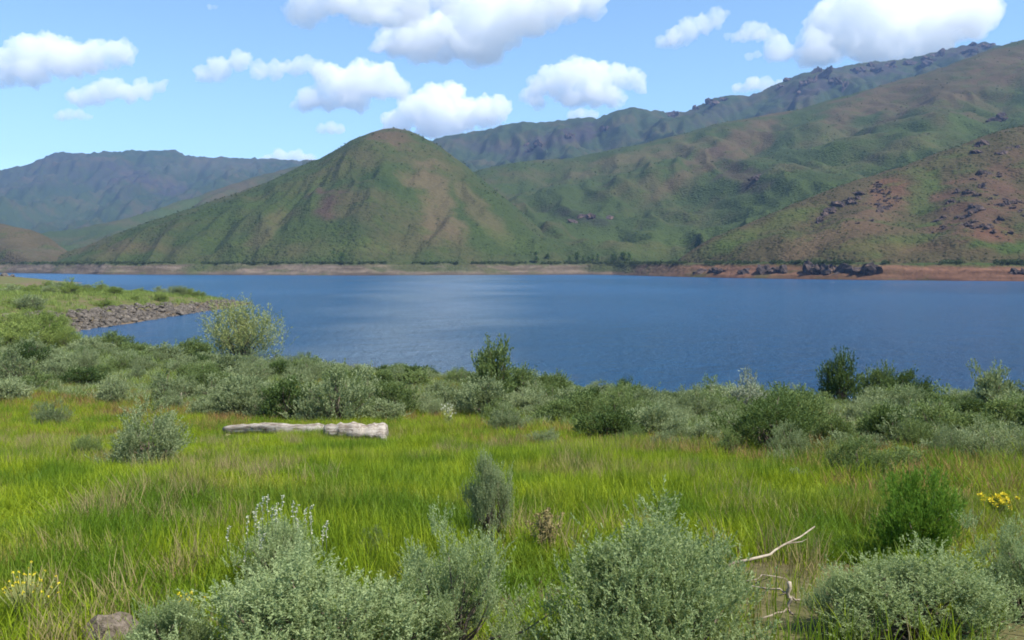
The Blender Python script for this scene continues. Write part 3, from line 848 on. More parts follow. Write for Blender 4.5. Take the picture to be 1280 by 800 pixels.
# ------------------------------------------------------------------ the shore thicket (many alike)
def thicket():
    r = np.random.default_rng(5)
    n = 0; tries = 0; placed = [(a, b, c) for a, b, c in FOOT]
    while n < 390 and tries < 30000:
        tries += 1
        y = r.uniform(24, 66) if tries % 3 else r.uniform(11.5, 32); u = r.uniform(-0.66, 0.66)
        x = u * y
        z = float(gz(x, y))
        if z < 0.12 or (tries % 3 == 1 and z > 0.95): continue
        px, py = pix(x, y, z)
        # front edge of the thicket in the picture
        edge = np.interp(px, [-50, 100, 200, 260, 420, 450, 590, 640, 760, 900, 1030, 1120, 1330], [508, 506, 512, 526, 532, 520, 522, 544, 558, 572, 594, 610, 620])
        if py > edge: continue
        if 1015 < px < 1070 and 518 < py < 560: continue
        w = r.uniform(0.85, 2.0) * (0.75 + 0.25 * y / 40) * min(1.0, max(0.5, y / 24)); h = w * r.uniform(0.42, 1.0)
        # keep the skyline of bushes where it is in the picture
        lim = np.interp(px, [-50, 90, 150, 240, 340, 430, 560, 660, 720, 830, 900, 1000, 1100, 1200, 1330], [405, 418, 432, 440, 432, 450, 456, 462, 472, 484, 476, 478, 478, 482, 480]) + r.uniform(0, 10)
        hmax = (py - lim) * y / F
        if hmax < 0.35: continue
        h = min(h, hmax); w = min(w, h * 2.6)
        if any((x - a) ** 2 + (y - b) ** 2 < (0.5 * (c + w / 2)) ** 2 for a, b, c in placed): continue
        placed.append((x, y, w / 2))
        FOOT.append((x, y, w / 2))
        t = r.random()
        if t < 0.58: k, m, nm = ('round', 'loose', 'fine', 'tall')[int(r.choice(4, p=(.2, .2, .45, .15)))], 'sage', 0
        elif t < 0.90: k, m, nm = ('round', 'loose', 'fine', 'tall')[int(r.choice(4, p=(.15, .2, .4, .25)))], 'olive', 1
        else: k, m, nm = 'round', 'dark', 2
        col = ('grey-green sagebrush', 'olive green shrub', 'dark green shrub')[nm]
        zone = 'left of the willow' if px < 300 else 'between the willow and the tall middle bush' if px < 615 else 'between the tall middle bush and the big dark mound' if px < 900 else 'behind the big dark mound' if px < 1030 else 'right of the big dark mound'
        row = 'along the water' if z < 0.95 else 'amid the thicket' if py < edge - 22 else 'beside the meadow'
        lab = '%s %s %s' % (col, row, zone)
        grp = '%s %s %s' % (col.replace('bush', 'bushes').replace('shrub', 'shrubs'), row, zone)
        ms = B[k][int(r.integers(len(B[k])))]
        plant('sagebrush' if nm == 0 else 'shrub', ms, (M[m], M['twig']), (x, y, z - 0.05), w, h, r.uniform(0, 6.28), lab, 'shrub', grp, depth=w * r.uniform(0.85, 1.2))
        n += 1
thicket()

for (x_, y_, w_, h_, l_) in [(12, 436, 90, 44, 'wide yellow-green shrub at the left edge beside the inlet'), (56, 434, 74, 46, 'rounded yellow-green shrub second from the left edge beside the inlet'), (82, 438, 44, 40, 'yellow-green shrub standing at the corner of the inlet water'),
                         (8, 414, 70, 30, 'yellow-green shrub at the left edge behind the wide one'), (42, 410, 64, 30, 'yellow-green shrub behind the rounded one left of the stony bank'), (70, 412, 40, 28, 'small yellow-green shrub touching the left end of the stony bank')]:
    bush(x_, y_, w_, h_ * 0.78, R('fine'), M['shore'], l_, kind='shrub')
for (x_, y_, w_, h_, m_, l_) in [(112, 443, 46, 24, 'sage', 'low sagebrush under the olive bush at the corner of the inlet'), (170, 450, 52, 24, 'olive', 'low olive shrub at the near end of the inlet water'), (205, 453, 56, 24, 'sage', 'low sagebrush at the inlet water between the low olive shrub and the willow'),
                         (243, 452, 54, 30, 'olive', 'olive shrub at the inlet water touching the left side of the willow')]:
    bush(x_, y_, w_, h_, R('round'), M[m_], l_, kind='sagebrush' if m_ == 'sage' else 'shrub')

# shrubs on the rocky bank across the inlet
def bank_shrubs():
    r = np.random.default_rng(9)
    n = 0; t = 0
    while n < 64 and t < 4000:
        t += 1
        x = r.uniform(-125, -40); y = r.uniform(66, 185); z = float(gz(x, y))
        px, py = pix(x, y, z)
        if z < 0.7 or px < -30: continue
        if x > -51.5 and 84 < y < 150: continue
        if y < 78 and py > 440: continue
        w = r.uniform(1.4, 3.6); h = w * r.uniform(0.35, 0.6)
        ms = B['round'][int(r.integers(4))] if r.random() < 0.7 else B['loose'][int(r.integers(3))]
        plant('shrub', ms, (M['shore'] if r.random() < 0.75 else M['sage'], M['twig']), (x, y, z - 0.05), w, h, r.uniform(0, 6.28),
              'yellow-green shrub on the point of land beyond the inlet', 'shrub', 'shrubs on the point beyond the inlet')
        n += 1
bank_shrubs()

# ------------------------------------------------------------------ grass
def tuft(name, rng, n, hgt, spread, width, bend, mat, heads=0.0):
    V = []; Q = []; o = 0
    for i in range(n):
        a = rng.uniform(0, 6.28); rr = spread * math.sqrt(rng.random())
        b = np.array([math.cos(a) * rr, math.sin(a) * rr, -0.03])
        h = hgt * rng.uniform(0.5, 1.1)
        d = rng.uniform(0, 6.28); k = bend * rng.uniform(0.2, 1.2) * h
        f = rng.uniform(0, math.pi); s = np.array([math.cos(f), math.sin(f), 0]) * width * 0.5 * rng.uniform(0.7, 1.3)
        for j, t in enumerate((0, 0.4, 0.75, 1.0)):
            c = b + np.array([math.cos(d) * k * t ** 2, math.sin(d) * k * t ** 2, h * t * (1 - 0.15 * bend * t)])
            wf = (1.0, 0.9, 0.6, 0.12)[j]
            V += [c - s * wf, c + s * wf]
        for j in range(3):
            Q.append((o + 2 * j, o + 2 * j + 1, o + 2 * j + 3, o + 2 * j + 2))
        o += 8
    me = mesh_np(name, np.array(V), np.array(Q))
    me.materials.append(M[mat])
    return bpy.data.objects.new(name, me)

rg = np.random.default_rng(31)
T_GREEN = [tuft('grass_tuft', rg, 36, 0.36, 0.13, 0.0062, 0.35, 'grass') for _ in range(6)] + [tuft('grass_tuft', rg, 22, 0.47, 0.10, 0.006, 0.25, 'grass') for _ in range(3)]
T_DRY = [tuft('dry_grass_tuft', rg, 24, 0.36, 0.12, 0.006, 0.4, 'drygrass') for _ in range(4)]
T_RED = [tuft('red_grass_tuft', rg, 26, 0.34, 0.13, 0.007, 0.35, 'redgrass') for _ in range(4)]
T_BANK = [tuft('bank_grass_tuft', rg, 36, 0.6, 0.45, 0.03, 0.4, 'shore') for _ in range(4)]

LOGZONE = []
for _px0, _px1, _py in ((280, 405, 549), (403, 492, 552)):
    _a = hit(_px0, _py); _b = hit(_px1, _py); LOGZONE.append((_a[0], _b[0], _a[1]))

def clear_of_bushes(x, y, f=0.7):
    ok = np.ones(len(x), bool)
    for a, b, c in FOOT:
        if b > 70: continue
        ok &= (x - a) ** 2 + (y - b) ** 2 > (c * f) ** 2
        if b < 27:      # little grass right in front of a bush
            ok &= ~((np.abs(x - a) < c * 0.8) & (y < b) & (y > b - c * 1.0 - 0.35) & (np.sin(x * 91.7 + y * 57.3) < 0.75))
    for a0, a1, b in LOGZONE:
        ok &= ~((x > a0) & (x < a1) & (y < b + 0.3) & (y > b - 0.75) & (np.sin(x * 91.7 + y * 57.3) < 0.35))
    return ok

def wedge(n, y0, y1, r, half=0.68, power=1.6):
    y = (r.uniform(y0 ** power, y1 ** power, n)) ** (1 / power)
    x = r.uniform(-1, 1, n) * (half * y + 4.5)
    return x, y

def meadow():
    r = np.random.default_rng(41)
    x, y = wedge(74000, 1.0, 30, r)
    z = gz(x, y)
    px, py = pix(x, y, z)
    far = np.interp(px, [-100, 100, 260, 500, 640, 800, 900, 1050, 1150, 1300], [532, 534, 532, 528, 545, 553, 560, 578, 584, 600]) - fbm(px / 60, py * 0, 3, 77) * 14
    bare = fbm(x / 0.9, y / 1.3, 3, 78)
    keep = (py > far) & clear_of_bushes(x, y, 0.55)
    thin = (bare > 0.42) & (r.random(len(x)) < 0.75)
    right = (px > 1160) & (r.random(len(x)) < 0.25)
    keep &= ~thin & ~right
    keep &= ~((px > 890) & (px < 1105) & (py > 706) & (r.random(len(x)) < 0.86))
    x, y, z = x[keep], y[keep], z[keep]; n = len(x)
    hgt = (0.58 + 0.34 * fbm(x / 1.5, y / 1.5, 2, 79)) * r.uniform(0.75, 1.2, n)
    s = np.stack([np.full(n, 1.0), np.full(n, 1.0), hgt], -1)
    scatter('meadow_grass', 'bright green meadow grass between foreground sagebrush and shore thicket', np.stack([x, y, z], -1), r.uniform(0, 6.28, n), s, r.integers(0, 9, n), T_GREEN, tilt=r.normal(0, 0.06, n))
    # dry stalks in patches through the meadow
    x, y = wedge(21000, 1.2, 30, r)
    z = gz(x, y); px, py = pix(x, y, z)
    d = fbm(x / 1.1, y / 1.6, 3, 78) + 0.22 * ss(980, 1150, px) + 0.3 * ((px > 640) & (px < 720) & (py > 640) & (py < 720)) + 0.3 * ((px > 895) & (px < 1020) & (py > 690))
    keep = (d > 0.19) & (py > 548) & ~((px > 890) & (px < 1105) & (py > 715) & (r.random(len(x)) < 0.2)) & clear_of_bushes(x, y, 0.6)
    x, y, z = x[keep], y[keep], z[keep]; n = len(x)
    s = np.stack([np.full(n, 0.9), np.full(n, 0.9), r.uniform(0.6, 1.1, n)], -1)
    scatter('dry_grass', 'straw-coloured dry grass patches in the meadow', np.stack([x, y, z], -1), r.uniform(0, 6.28, n), s, r.integers(0, 4, n), T_DRY, tilt=r.normal(0, 0.12, n))
    # reddish grass on the far edge of the meadow and between the shore bushes
    x, y = wedge(30000, 8, 52, r, power=1.3)
    z = gz(x, y); px, py = pix(x, y, z)
    far = np.interp(px, [-100, 100, 260, 500, 640, 800, 900, 1050, 1150, 1300], [552, 554, 548, 544, 566, 572, 580, 620, 700, 740])
    keep = (py < far) & (z > 0.15) & clear_of_bushes(x, y, 0.6) & ~((px > 1025) & (px < 1075) & (py > 520) & (py < 552))
    x, y, z = x[keep], y[keep], z[keep]; n = len(x)
    mixg = r.random(n) < 0.55 + 0.5 * fbm(x / 4, y / 4, 2, 80)
    s = np.stack([np.full(n, 1.4), np.full(n, 1.4), r.uniform(0.7, 1.2, n)], -1)
    P = np.stack([x, y, z], -1); rz = r.uniform(0, 6.28, n)
    scatter('red_grass', 'reddish brown grass along the back of the meadow', P[mixg], rz[mixg], s[mixg], r.integers(0, 4, mixg.sum()), T_RED)
    scatter('shore_grass', 'green grass growing between the shore shrubs', P[~mixg], rz[~mixg], s[~mixg], r.integers(0, 6, (~mixg).sum()), T_GREEN[:6] )
    # knee-high sage seedlings and litter that knit the thicket together
    under = [tuft('sage_sprout', rg, 44, 0.42, 0.30, 0.022, 0.7, 'sage') for _ in range(3)] + [tuft('olive_sprout', rg, 44, 0.40, 0.30, 0.022, 0.7, 'olive') for _ in range(2)]
    x, y = wedge(24000, 16, 72, r, power=1.3)
    z = gz(x, y); px, py = pix(x, y, z)
    edge = np.interp(px, [-50, 100, 200, 260, 420, 450, 590, 640, 760, 900, 1030, 1120, 1330], [500, 498, 504, 516, 522, 504, 508, 528, 544, 560, 572, 584, 600])
    keep = (py < edge + 10 * fbm(px / 25, py / 9, 2, 95)) & (z > 0.12) & ~((px > 1025) & (px < 1075) & (py > 520) & (py < 556)) & (fbm(x / 2.5, y / 2.5, 3, 96) > -0.3)
    x, y, z = x[keep], y[keep], z[keep]; n = len(x)
    s = np.stack([np.full(n, 1.0), np.full(n, 1.0), r.uniform(0.4, 1.3, n)], -1)
    scatter('shore_undergrowth', 'low grey-green undergrowth between the shrubs of the near shore', np.stack([x, y, z], -1), r.uniform(0, 6.28, n), s, r.integers(0, 5, n), under)
    # bare brown stalks along the near waterline
    x, y = wedge(9000, 42, 66, r, power=1.0)
    z = gz(x, y); px, py = pix(x, y, z)
    keep = (z > -0.05) & (z < 0.75) & (px > 315) & (px < 600) & (fbm(x / 3, y / 3, 2, 97) > 0.02)
    x, y, z = x[keep], y[keep], z[keep]; n = len(x)
    scatter('shore_stalks', 'bare brown upright stalks along the near waterline', np.stack([x, y, z], -1), r.uniform(0, 6.28, n), np.stack([np.full(n, 1.6), np.full(n, 1.6), r.uniform(1.8, 3.6, n)], -1), r.integers(0, 2, n),
            [tuft('bare_stalk', rg, 6, 0.36, 0.2, 0.012, 0.25, 'twig') for _ in range(2)], tilt=r.normal(0, 0.1, n))
    # the point beyond the inlet and the left bank
    x = r.uniform(-150, -18, 22000); y = r.uniform(48, 300, 22000); z = gz(x, y)
    px, py = pix(x, y, z)
    keep = (z > 0.45) & (px > -40) & ~((z < 1.45 - 0.85 * np.clip((y - 100) / 55, 0, 1)) & (x > -56) & (y > 84) & (y < 160))
    x, y, z = x[keep], y[keep], z[keep]; n = len(x)
    s = np.stack([np.full(n, 1.3), np.full(n, 1.3), r.uniform(0.5, 1.2, n)], -1)
    scatter('bank_grass', 'yellow-green grass covering the point beyond the inlet', np.stack([x, y, z], -1), r.uniform(0, 6.28, n), s, r.integers(0, 4, n), T_BANK)
meadow()

# ------------------------------------------------------------------ rocks
def rock_mesh(name, rng, sub=2, rough=0.25, flat=0.7):
    bm = bmesh.new()
    bmesh.ops.create_icosphere(bm, subdivisions=sub, radius=0.5)
    co = np.array([v.co[:] for v in bm.verts])
    for _ in range(7):       # flatten random facets
        d = unit(rng.normal(size=3)); lim = rng.uniform(0.26, 0.42)
        k = co @ d; co = co - np.outer(np.maximum(k - lim, 0), d)
    ph = rng.uniform(0, 6, 6)
    co *= 1 + rough * 0.25 * (np.sin(co[:, :1] * 9 + ph[0]) + np.sin(co[:, 1:2] * 8 + ph[1]) + np.sin(co[:, 2:] * 10 + ph[2]))
    co[:, 2] *= flat
    for v, c in zip(bm.verts, co): v.co = c
    me = bpy.data.meshes.new(name); bm.to_mesh(me); bm.free()
    return me

rr = np.random.default_rng(51)
ROCKS = [rock_mesh('rock', rr) for _ in range(7)]
for me in ROCKS: me.materials.append(M['rock'])

def rock_bank():
    r = np.random.default_rng(53)
    n = 0; spots = []
    while n < 1500:
        y = 90 + 68 * r.random() ** 1.1; x = -46 + r.uniform(-7.0, 0.8) + (-(max(y - 155, 0)) * 0.4)
        z = float(gz(x, y))
        if z < -0.25 or z > 1.6 - 0.85 * min(max((y - 100) / 55, 0), 1) + 0.25 * float(fbm(y / 5, 0.0, 2, 83)): continue
        spots.append((x, y, z)); n += 1
    spots = np.array(spots)
    size = r.uniform(0.35, 0.9, len(spots)) ** 1.4
    order = np.argsort(-size / spots[:, 1])
    for i in order[:240]:
        o = link('rock', ROCKS[int(r.integers(7))])
        s = size[i] * 1.15
        o.location = spots[i] + np.array([0, 0, s * 0.12]); o.scale = (s * r.uniform(0.9, 1.5), s * r.uniform(0.9, 1.4), s)
        o.rotation_euler = (r.normal(0, 0.3), r.normal(0, 0.3), r.uniform(0, 6.28))
        tag(o, 'grey-brown rock on the stony bank across the inlet', 'rock', 'rocks of the stony bank across the inlet')
    rest = order[240:]
    protos = []
    for me in ROCKS[:4]: protos.append(bpy.data.objects.new('rubble', me))
    sc = np.stack([size[rest] * 0.95] * 3, -1) * r.uniform(0.8, 1.3, (len(rest), 3))
    scatter('bank_rubble', 'smaller stones filling the stony bank across the inlet', spots[rest] + np.array([0, 0, 0.03]), r.uniform(0, 6.28, len(rest)), sc, r.integers(0, 4, len(rest)), protos, tilt=r.normal(0, 0.3, len(rest)))
    # the dark rocky point farther off at the left
    for k in range(34):
        px = r.uniform(-25, 40); y = r.uniform(300, 320)
        x = (px - 640) / F * y; z = max(float(gz(x, y)), -0.1) * (1 - max(px - 5, 0) / 50)
        o = link('boulder', ROCKS[int(r.integers(7))], loc=(x, y, z + 0.3)); s = r.uniform(1.2, 2.8) * (1 - max(px - 5, 0) / 60)
        o.scale = (s * 1.3, s * 1.2, s); o.rotation_euler = (r.normal(0, .3), r.normal(0, .3), r.uniform(0, 6.28))
        tag(o, 'dark boulder on the far rocky point at the left edge', 'rock', 'boulders of the far rocky point')
rock_bank()

def single_rock(px, py, wpx, hpx, mat, label, seed):
    g = hit(px, py); s = g[1] / F
    me = rock_mesh('rock', np.random.default_rng(seed), 3, 0.35, 1.0)
    me.materials.append(mat)
    o = link('rock', me, loc=(g[0], g[1], g[2] + hpx * s * 0.28)); o.scale = (wpx * s, wpx * s * 0.8, hpx * s)
    tag(o, label, 'rock')
single_rock(142, 808, 74, 66, M['meadow_rock'], 'brown lichen-spotted rock in the grass at the bottom left', 3)
single_rock(287, 541, 15, 14, M['wood'], 'small white stone behind the thin end of the log', 4)

# crags on the hills
def crag_mesh(rng, sub=3):
    me = rock_mesh('rock_outcrop', rng, sub, 0.5, 1.0)
    co = np.array([v.co[:] for v in me.vertices])
    nz = fbm(co[:, 0] * 6 + co[:, 2] * 3, co[:, 1] * 6 - co[:, 2] * 4, 3, int(rng.integers(1000)))
    co *= (1 + 0.45 * nz)[:, None]
    me.vertices.foreach_set('co', co.astype(np.float32).ravel()); me.update()
    me.materials.append(M['crag'])
    return me
CRAGS = [crag_mesh(np.random.default_rng(60 + i)) for i in range(6)]

def crag(px, py, wpx, hpx, label, group=None, pieces=3, ang=0):
    """an outcrop: several broken blocks of rock that belong together, standing out of the slope"""
    def spot(px, py):
        if py > 322:
            w = at(px, py, float(shore_dist(px)) + 10); w[2] = 2.0; w[1] += float(wobble(np.array([w[0]]))[0]); return tuple(w)
        return hill_hit(px, py)
    b = spot(px, py)
    if b is None: return
    wpx *= 1.15; hpx *= 1.25
    s = b[1] / F
    r = np.random.default_rng(int(px * 7 + py))
    root = bpy.data.objects.new('rock_outcrop', None); COL.objects.link(root); root.location = b
    tag(root, label, 'rock outcrop', group)
    ca, sa = math.cos(math.radians(ang)), math.sin(math.radians(ang))
    for k in range(pieces):
        t = (k + 0.5) / pieces - 0.5 + r.normal() * 0.06
        q = spot(px + t * wpx * ca, py + t * wpx * sa + r.normal() * hpx * 0.15) or b
        if abs(q[1] - b[1]) > 80: q = b
        o = bpy.data.objects.new('block', CRAGS[int(r.integers(6))]); COL.objects.link(o); o.parent = root
        o.location = (q[0] - b[0], q[1] - b[1] + 0.1 * hpx * s, q[2] - b[2] + (r.uniform(0.0, 0.16) if py > 322 else r.uniform(-0.22, 0.04)) * hpx * s)
        w = wpx / pieces * (2.3 if py > 322 else 1.7) * s * r.uniform(0.7, 1.15); h = hpx * s * r.uniform(0.6, 1.05)
        o.scale = (w, w * 0.8, h); o.rotation_euler = (r.normal(0, .2), r.normal(0, .25) , r.uniform(0, 6.28))
crag(1047, 339, 66, 24, 'largest dark outcrop reaching down to the right shore', None, 6)
crag(963, 331, 44, 18, 'dark outcrop at the water left of the largest one', None, 5)
crag(890, 336, 34, 10, 'low grey outcrop at the left end of the rusty shore', None, 4)
crag(1275, 338, 22, 16, 'outcrop on the rusty shore at the right edge', None, 3)
for (x, y, w, h, a, n, lab) in [
        (1050, 258, 60, 12, -32, 6, 'long slanting row of dark rocks left of the rust-red scar'), (1068, 250, 20, 10, -30, 3, 'dark rocks at the upper end of the long slanting row'),
        (1098, 268, 22, 14, -20, 3, 'purple-grey outcrop inside the rust-red scar'), (1104, 258, 14, 12, 0, 2, 'small outcrop topping the one inside the rust-red scar'),
        (1228, 182, 22, 12, -30, 3, 'dark outcrop on the upper ridge of the rusty hill'), (1262, 186, 26, 14, -35, 4, 'large dark outcrop on the upper ridge at the right edge'),
        (1203, 240, 16, 10, 0, 2, 'lone dark knob halfway up the rusty hill'), (1222, 238, 20, 12, -20, 3, 'outcrop just right of the lone knob halfway up'),
        (1243, 280, 24, 16, -30, 4, 'largest dark outcrop low on the right part of the rusty hill'), (1208, 268, 26, 10, -20, 3, 'flat outcrop left of the largest low one at right'),
        (1218, 258, 16, 10, 0, 2, 'small outcrop above the flat one at right'), (1280, 270, 14, 16, 0, 2, 'outcrop cut by the right edge of the picture on the rusty hill'),
        (1176, 272, 14, 8, -20, 2, 'small rock at the green strip below the lone knob'), (1032, 268, 22, 8, -30, 3, 'dark rocks at the lower end of the long slanting row'),
        (1228, 215, 14, 8, -20, 2, 'small outcrop between the upper ridge and the lone knob'), (1192, 250, 12, 7, 0, 2, 'tiny rock just below left of the lone knob'), (1258, 255, 12, 8, 0, 2, 'tiny rock above the largest low outcrop at right')]:
    crag(x, y, w, h, lab, None, n, a)
for (x, y, w, h, a, n, lab) in [
        (1022, 97, 16, 18, 0, 3, 'tallest dark crag tower on the distant back ridge'), (1004, 106, 18, 14, -20, 3, 'dark crag joined to the left of the tallest tower'),
        (1050, 105, 18, 10, 0, 3, 'broken crag below right of the tallest tower'), (1070, 90, 20, 8, -8, 3, 'small crag on the slope right of the tallest tower'), (1092, 82, 14, 7, 0, 2, 'small crag midway between the tower and the long rim'),
        (1138, 78, 46, 8, -8, 5, 'long dark rock rim on the back ridge skyline at right'), (1174, 67, 12, 9, 0, 2, 'little pinnacle at the right end of the long rim'), (1228, 56, 22, 8, 0, 3, 'crag on the highest summit of the back ridge'),
        (1213, 65, 16, 8, 0, 2, 'crag just below the highest summit'), (895, 127, 18, 7, -10, 3, 'crag at the step of the back ridge skyline left of the tower'), (868, 134, 8, 6, 0, 2, 'small skyline bump left of the stepped crag'),
        (840, 143, 9, 7, 0, 2, 'lone small crag at the dip of the back ridge'), (755, 160, 8, 8, 0, 2, 'tiny crag under the small cloud on the back ridge'), (980, 104, 14, 7, -20, 2, 'crag at the foot of the tower on its left'),
        (664, 182, 20, 9, -20, 3, 'purple cliff piece low at the left end of the back ridge'), (715, 168, 18, 10, 0, 3, 'purple cliff piece under the rounded back summit'), (1248, 150, 22, 10, 10, 3, 'dark rocks high on the broad ridge near the right edge')]:
    crag(x, y, w * 1.2, h * 1.45, lab, None, n, a)
crag(733, 272, 40, 11, 'dark rock patch in the green slope right of the central hill', None, 4)
crag(943, 223, 12, 8, 'single dark rock on the broad green ridge', None, 2)

# ------------------------------------------------------------------ scrub on the hills and along the far shore
def blob_bush(name, rng, n=70):
    th = rng.uniform(0, 6.28, n); e = np.arcsin(rng.random(n) ** 0.8)
    P = np.stack([np.cos(th) * np.cos(e) * 0.42, np.sin(th) * np.cos(e) * 0.42, 0.08 + 0.75 * np.sin(e)], -1) * rng.uniform(0.6, 1.05, n)[:, None]
    D = unit(P + rng.normal(size=(n, 3)) * 0.4)
    V, Q = leaves(P, D, rng.uniform(0.18, 0.4, n), 0.2, rng)
    me = mesh_np(name, V, Q); me.materials.append(M['scrub'])
    return bpy.data.objects.new(name, me)
rs = np.random.default_rng(71)
SCRUB = [blob_bush('scrub_bush', rs) for _ in range(4)]

def hill_scrub():
    r = np.random.default_rng(73)
    for nm, cnt, lab in (('hill', 2600, 'scrub dotted over the broad ridge'), ('hill.001', 2400, 'scrub dotted over the central hill'), ('hill.003', 5000, 'scrub dotted over the rusty hillside')):
        X, Y, Z, PX, PY, sh = HILLS[nm]
        w = (sh ** 1.5) * (PX > -20) * (PX < 1300) * (Z > 7)
        # equal area weight
        w = w * np.gradient(Y[:, 0])[:, None] * Y
        p = (w / w.sum()).ravel()
        i = r.choice(len(p), cnt, p=p)
        x = X.ravel()[i]; y = Y.ravel()[i]; z = Z.ravel()[i]
        x = x + r.uniform(-1, 1, cnt) * 2.5; y = y + r.uniform(-1, 1, cnt) * 1.2
        s = r.uniform(0.6, 1.5, cnt) * np.clip(y / 700, 0.7, 1.5)
        scatter('hillside_scrub', lab, np.stack([x, y, z - 0.3], -1), r.uniform(0, 6.28, cnt), np.stack([s * 1.2, s * 1.2, s * 0.8], -1), r.integers(0, 4, cnt), [o.copy() for o in SCRUB])
    X, Y, Z, PX, PY, sh = HILLS['hill.003']
    w = np.clip(0.5 - sh, 0, 1) * (PX > 800) * (PX < 1300) * (Z > 9) * np.gradient(Y[:, 0])[:, None] * Y * ss(-0.1, 0.5, fbm(X / 22, Y / 22, 3, 88))
    p = (w / w.sum()).ravel(); cnt = 900; i = r.choice(len(p), cnt, p=p)
    s = 0.4 + 1.9 * r.random(cnt) ** 3
    scatter('hillside_rubble', 'broken rock strewn over the rusty hillside', np.stack([X.ravel()[i] + r.uniform(-2, 2, cnt), Y.ravel()[i] + r.uniform(-1, 1, cnt), Z.ravel()[i]], -1), r.uniform(0, 6.28, cnt),
            np.stack([s * 1.6, s * 1.4, s], -1), r.integers(0, 6, cnt), [bpy.data.objects.new('rubble', me) for me in CRAGS])
    # the dark line of scrub on the top of the bare bank
    n = 3200
    px = r.uniform(-100, 1330, n); px = px[fbm(px / 30, px * 0, 3, 90) > -0.25]; n = len(px)
    sd = r.uniform(19, 34, n)
    D = shore_dist(px) + sd
    x = (px - 640) / F * D; y = D + wobble(x)
    s = r.uniform(0.8, 2.2, n)
    scatter('shoreline_scrub', 'dark line of scrub along the top of the bare far bank', np.stack([x, y, np.full(n, 7.0)], -1), r.uniform(0, 6.28, n), np.stack([s * 1.3, s * 1.3, s], -1), r.integers(0, 4, n), [o.copy() for o in SCRUB])
hill_scrub()

# small trees at the foot of the far hills
def tree_meshes(rng, n=420):
    cl = 16
    C = np.stack([rng.normal(0, 0.14, cl), rng.normal(0, 0.14, cl), rng.uniform(0.3, 0.95, cl)], -1)
    C[:, :2] *= (1.25 - C[:, 2:3])
    P = C[rng.integers(0, cl, n)] + rng.normal(size=(n, 3)) * 0.07
    D = unit(rng.normal(size=(n, 3)) + np.array([0, 0, 0.4]))
    V, Q = leaves(P, D, rng.uniform(0.06, 0.13, n), 0.06, rng)
    cr = mesh_np('tree_crown', V, Q)
    paths = [[(0, 0, -0.05), (0.01, 0, 0.3), (0, 0.01, 0.8)]] + [[(0, 0, c[2] * 0.5), (c[0] * .5, c[1] * .5, c[2] * .75), tuple(c)] for c in C[:8]]
    rad = [np.array([0.03, 0.024, 0.01])] + [np.array([0.012, 0.009, 0.004])] * 8
    V, Q = tubes(paths, rad)
    return cr, mesh_np('tree_trunk', V, Q)
TREES = [tree_meshes(np.random.default_rng(80 + i)) for i in range(3)]
def far_tree(px, hpx, s, label, group):
    D = float(shore_dist(px)) + s
    x = (px - 640) / F * D
    k = int(RNG.integers(3)); h = hpx / F * D
    root = bpy.data.objects.new('tree', None); COL.objects.link(root); root.location = (x, D, 7.0); root.scale = (h * 0.9, h * 0.9, h); root.rotation_euler = (0, 0, RNG.uniform(0, 6.28))
    tag(root, label, 'tree', group)
    for nm, me, mt in (('crown', TREES[k][0], M['dark']), ('trunk', TREES[k][1], M['twig'])):
        if not me.materials: me.materials.append(mt)
        o = bpy.data.objects.new(nm, me); COL.objects.link(o); o.parent = root
for px in (672, 684, 712, 722, 728, 736, 741, 747, 764, 770, 776, 781, 786, 420, 428):
    far_tree(px + RNG.uniform(-2, 2), RNG.uniform(9, 17), RNG.uniform(22, 40), 'small dark tree at the far shore below the green slope', 'small trees on the far shore')

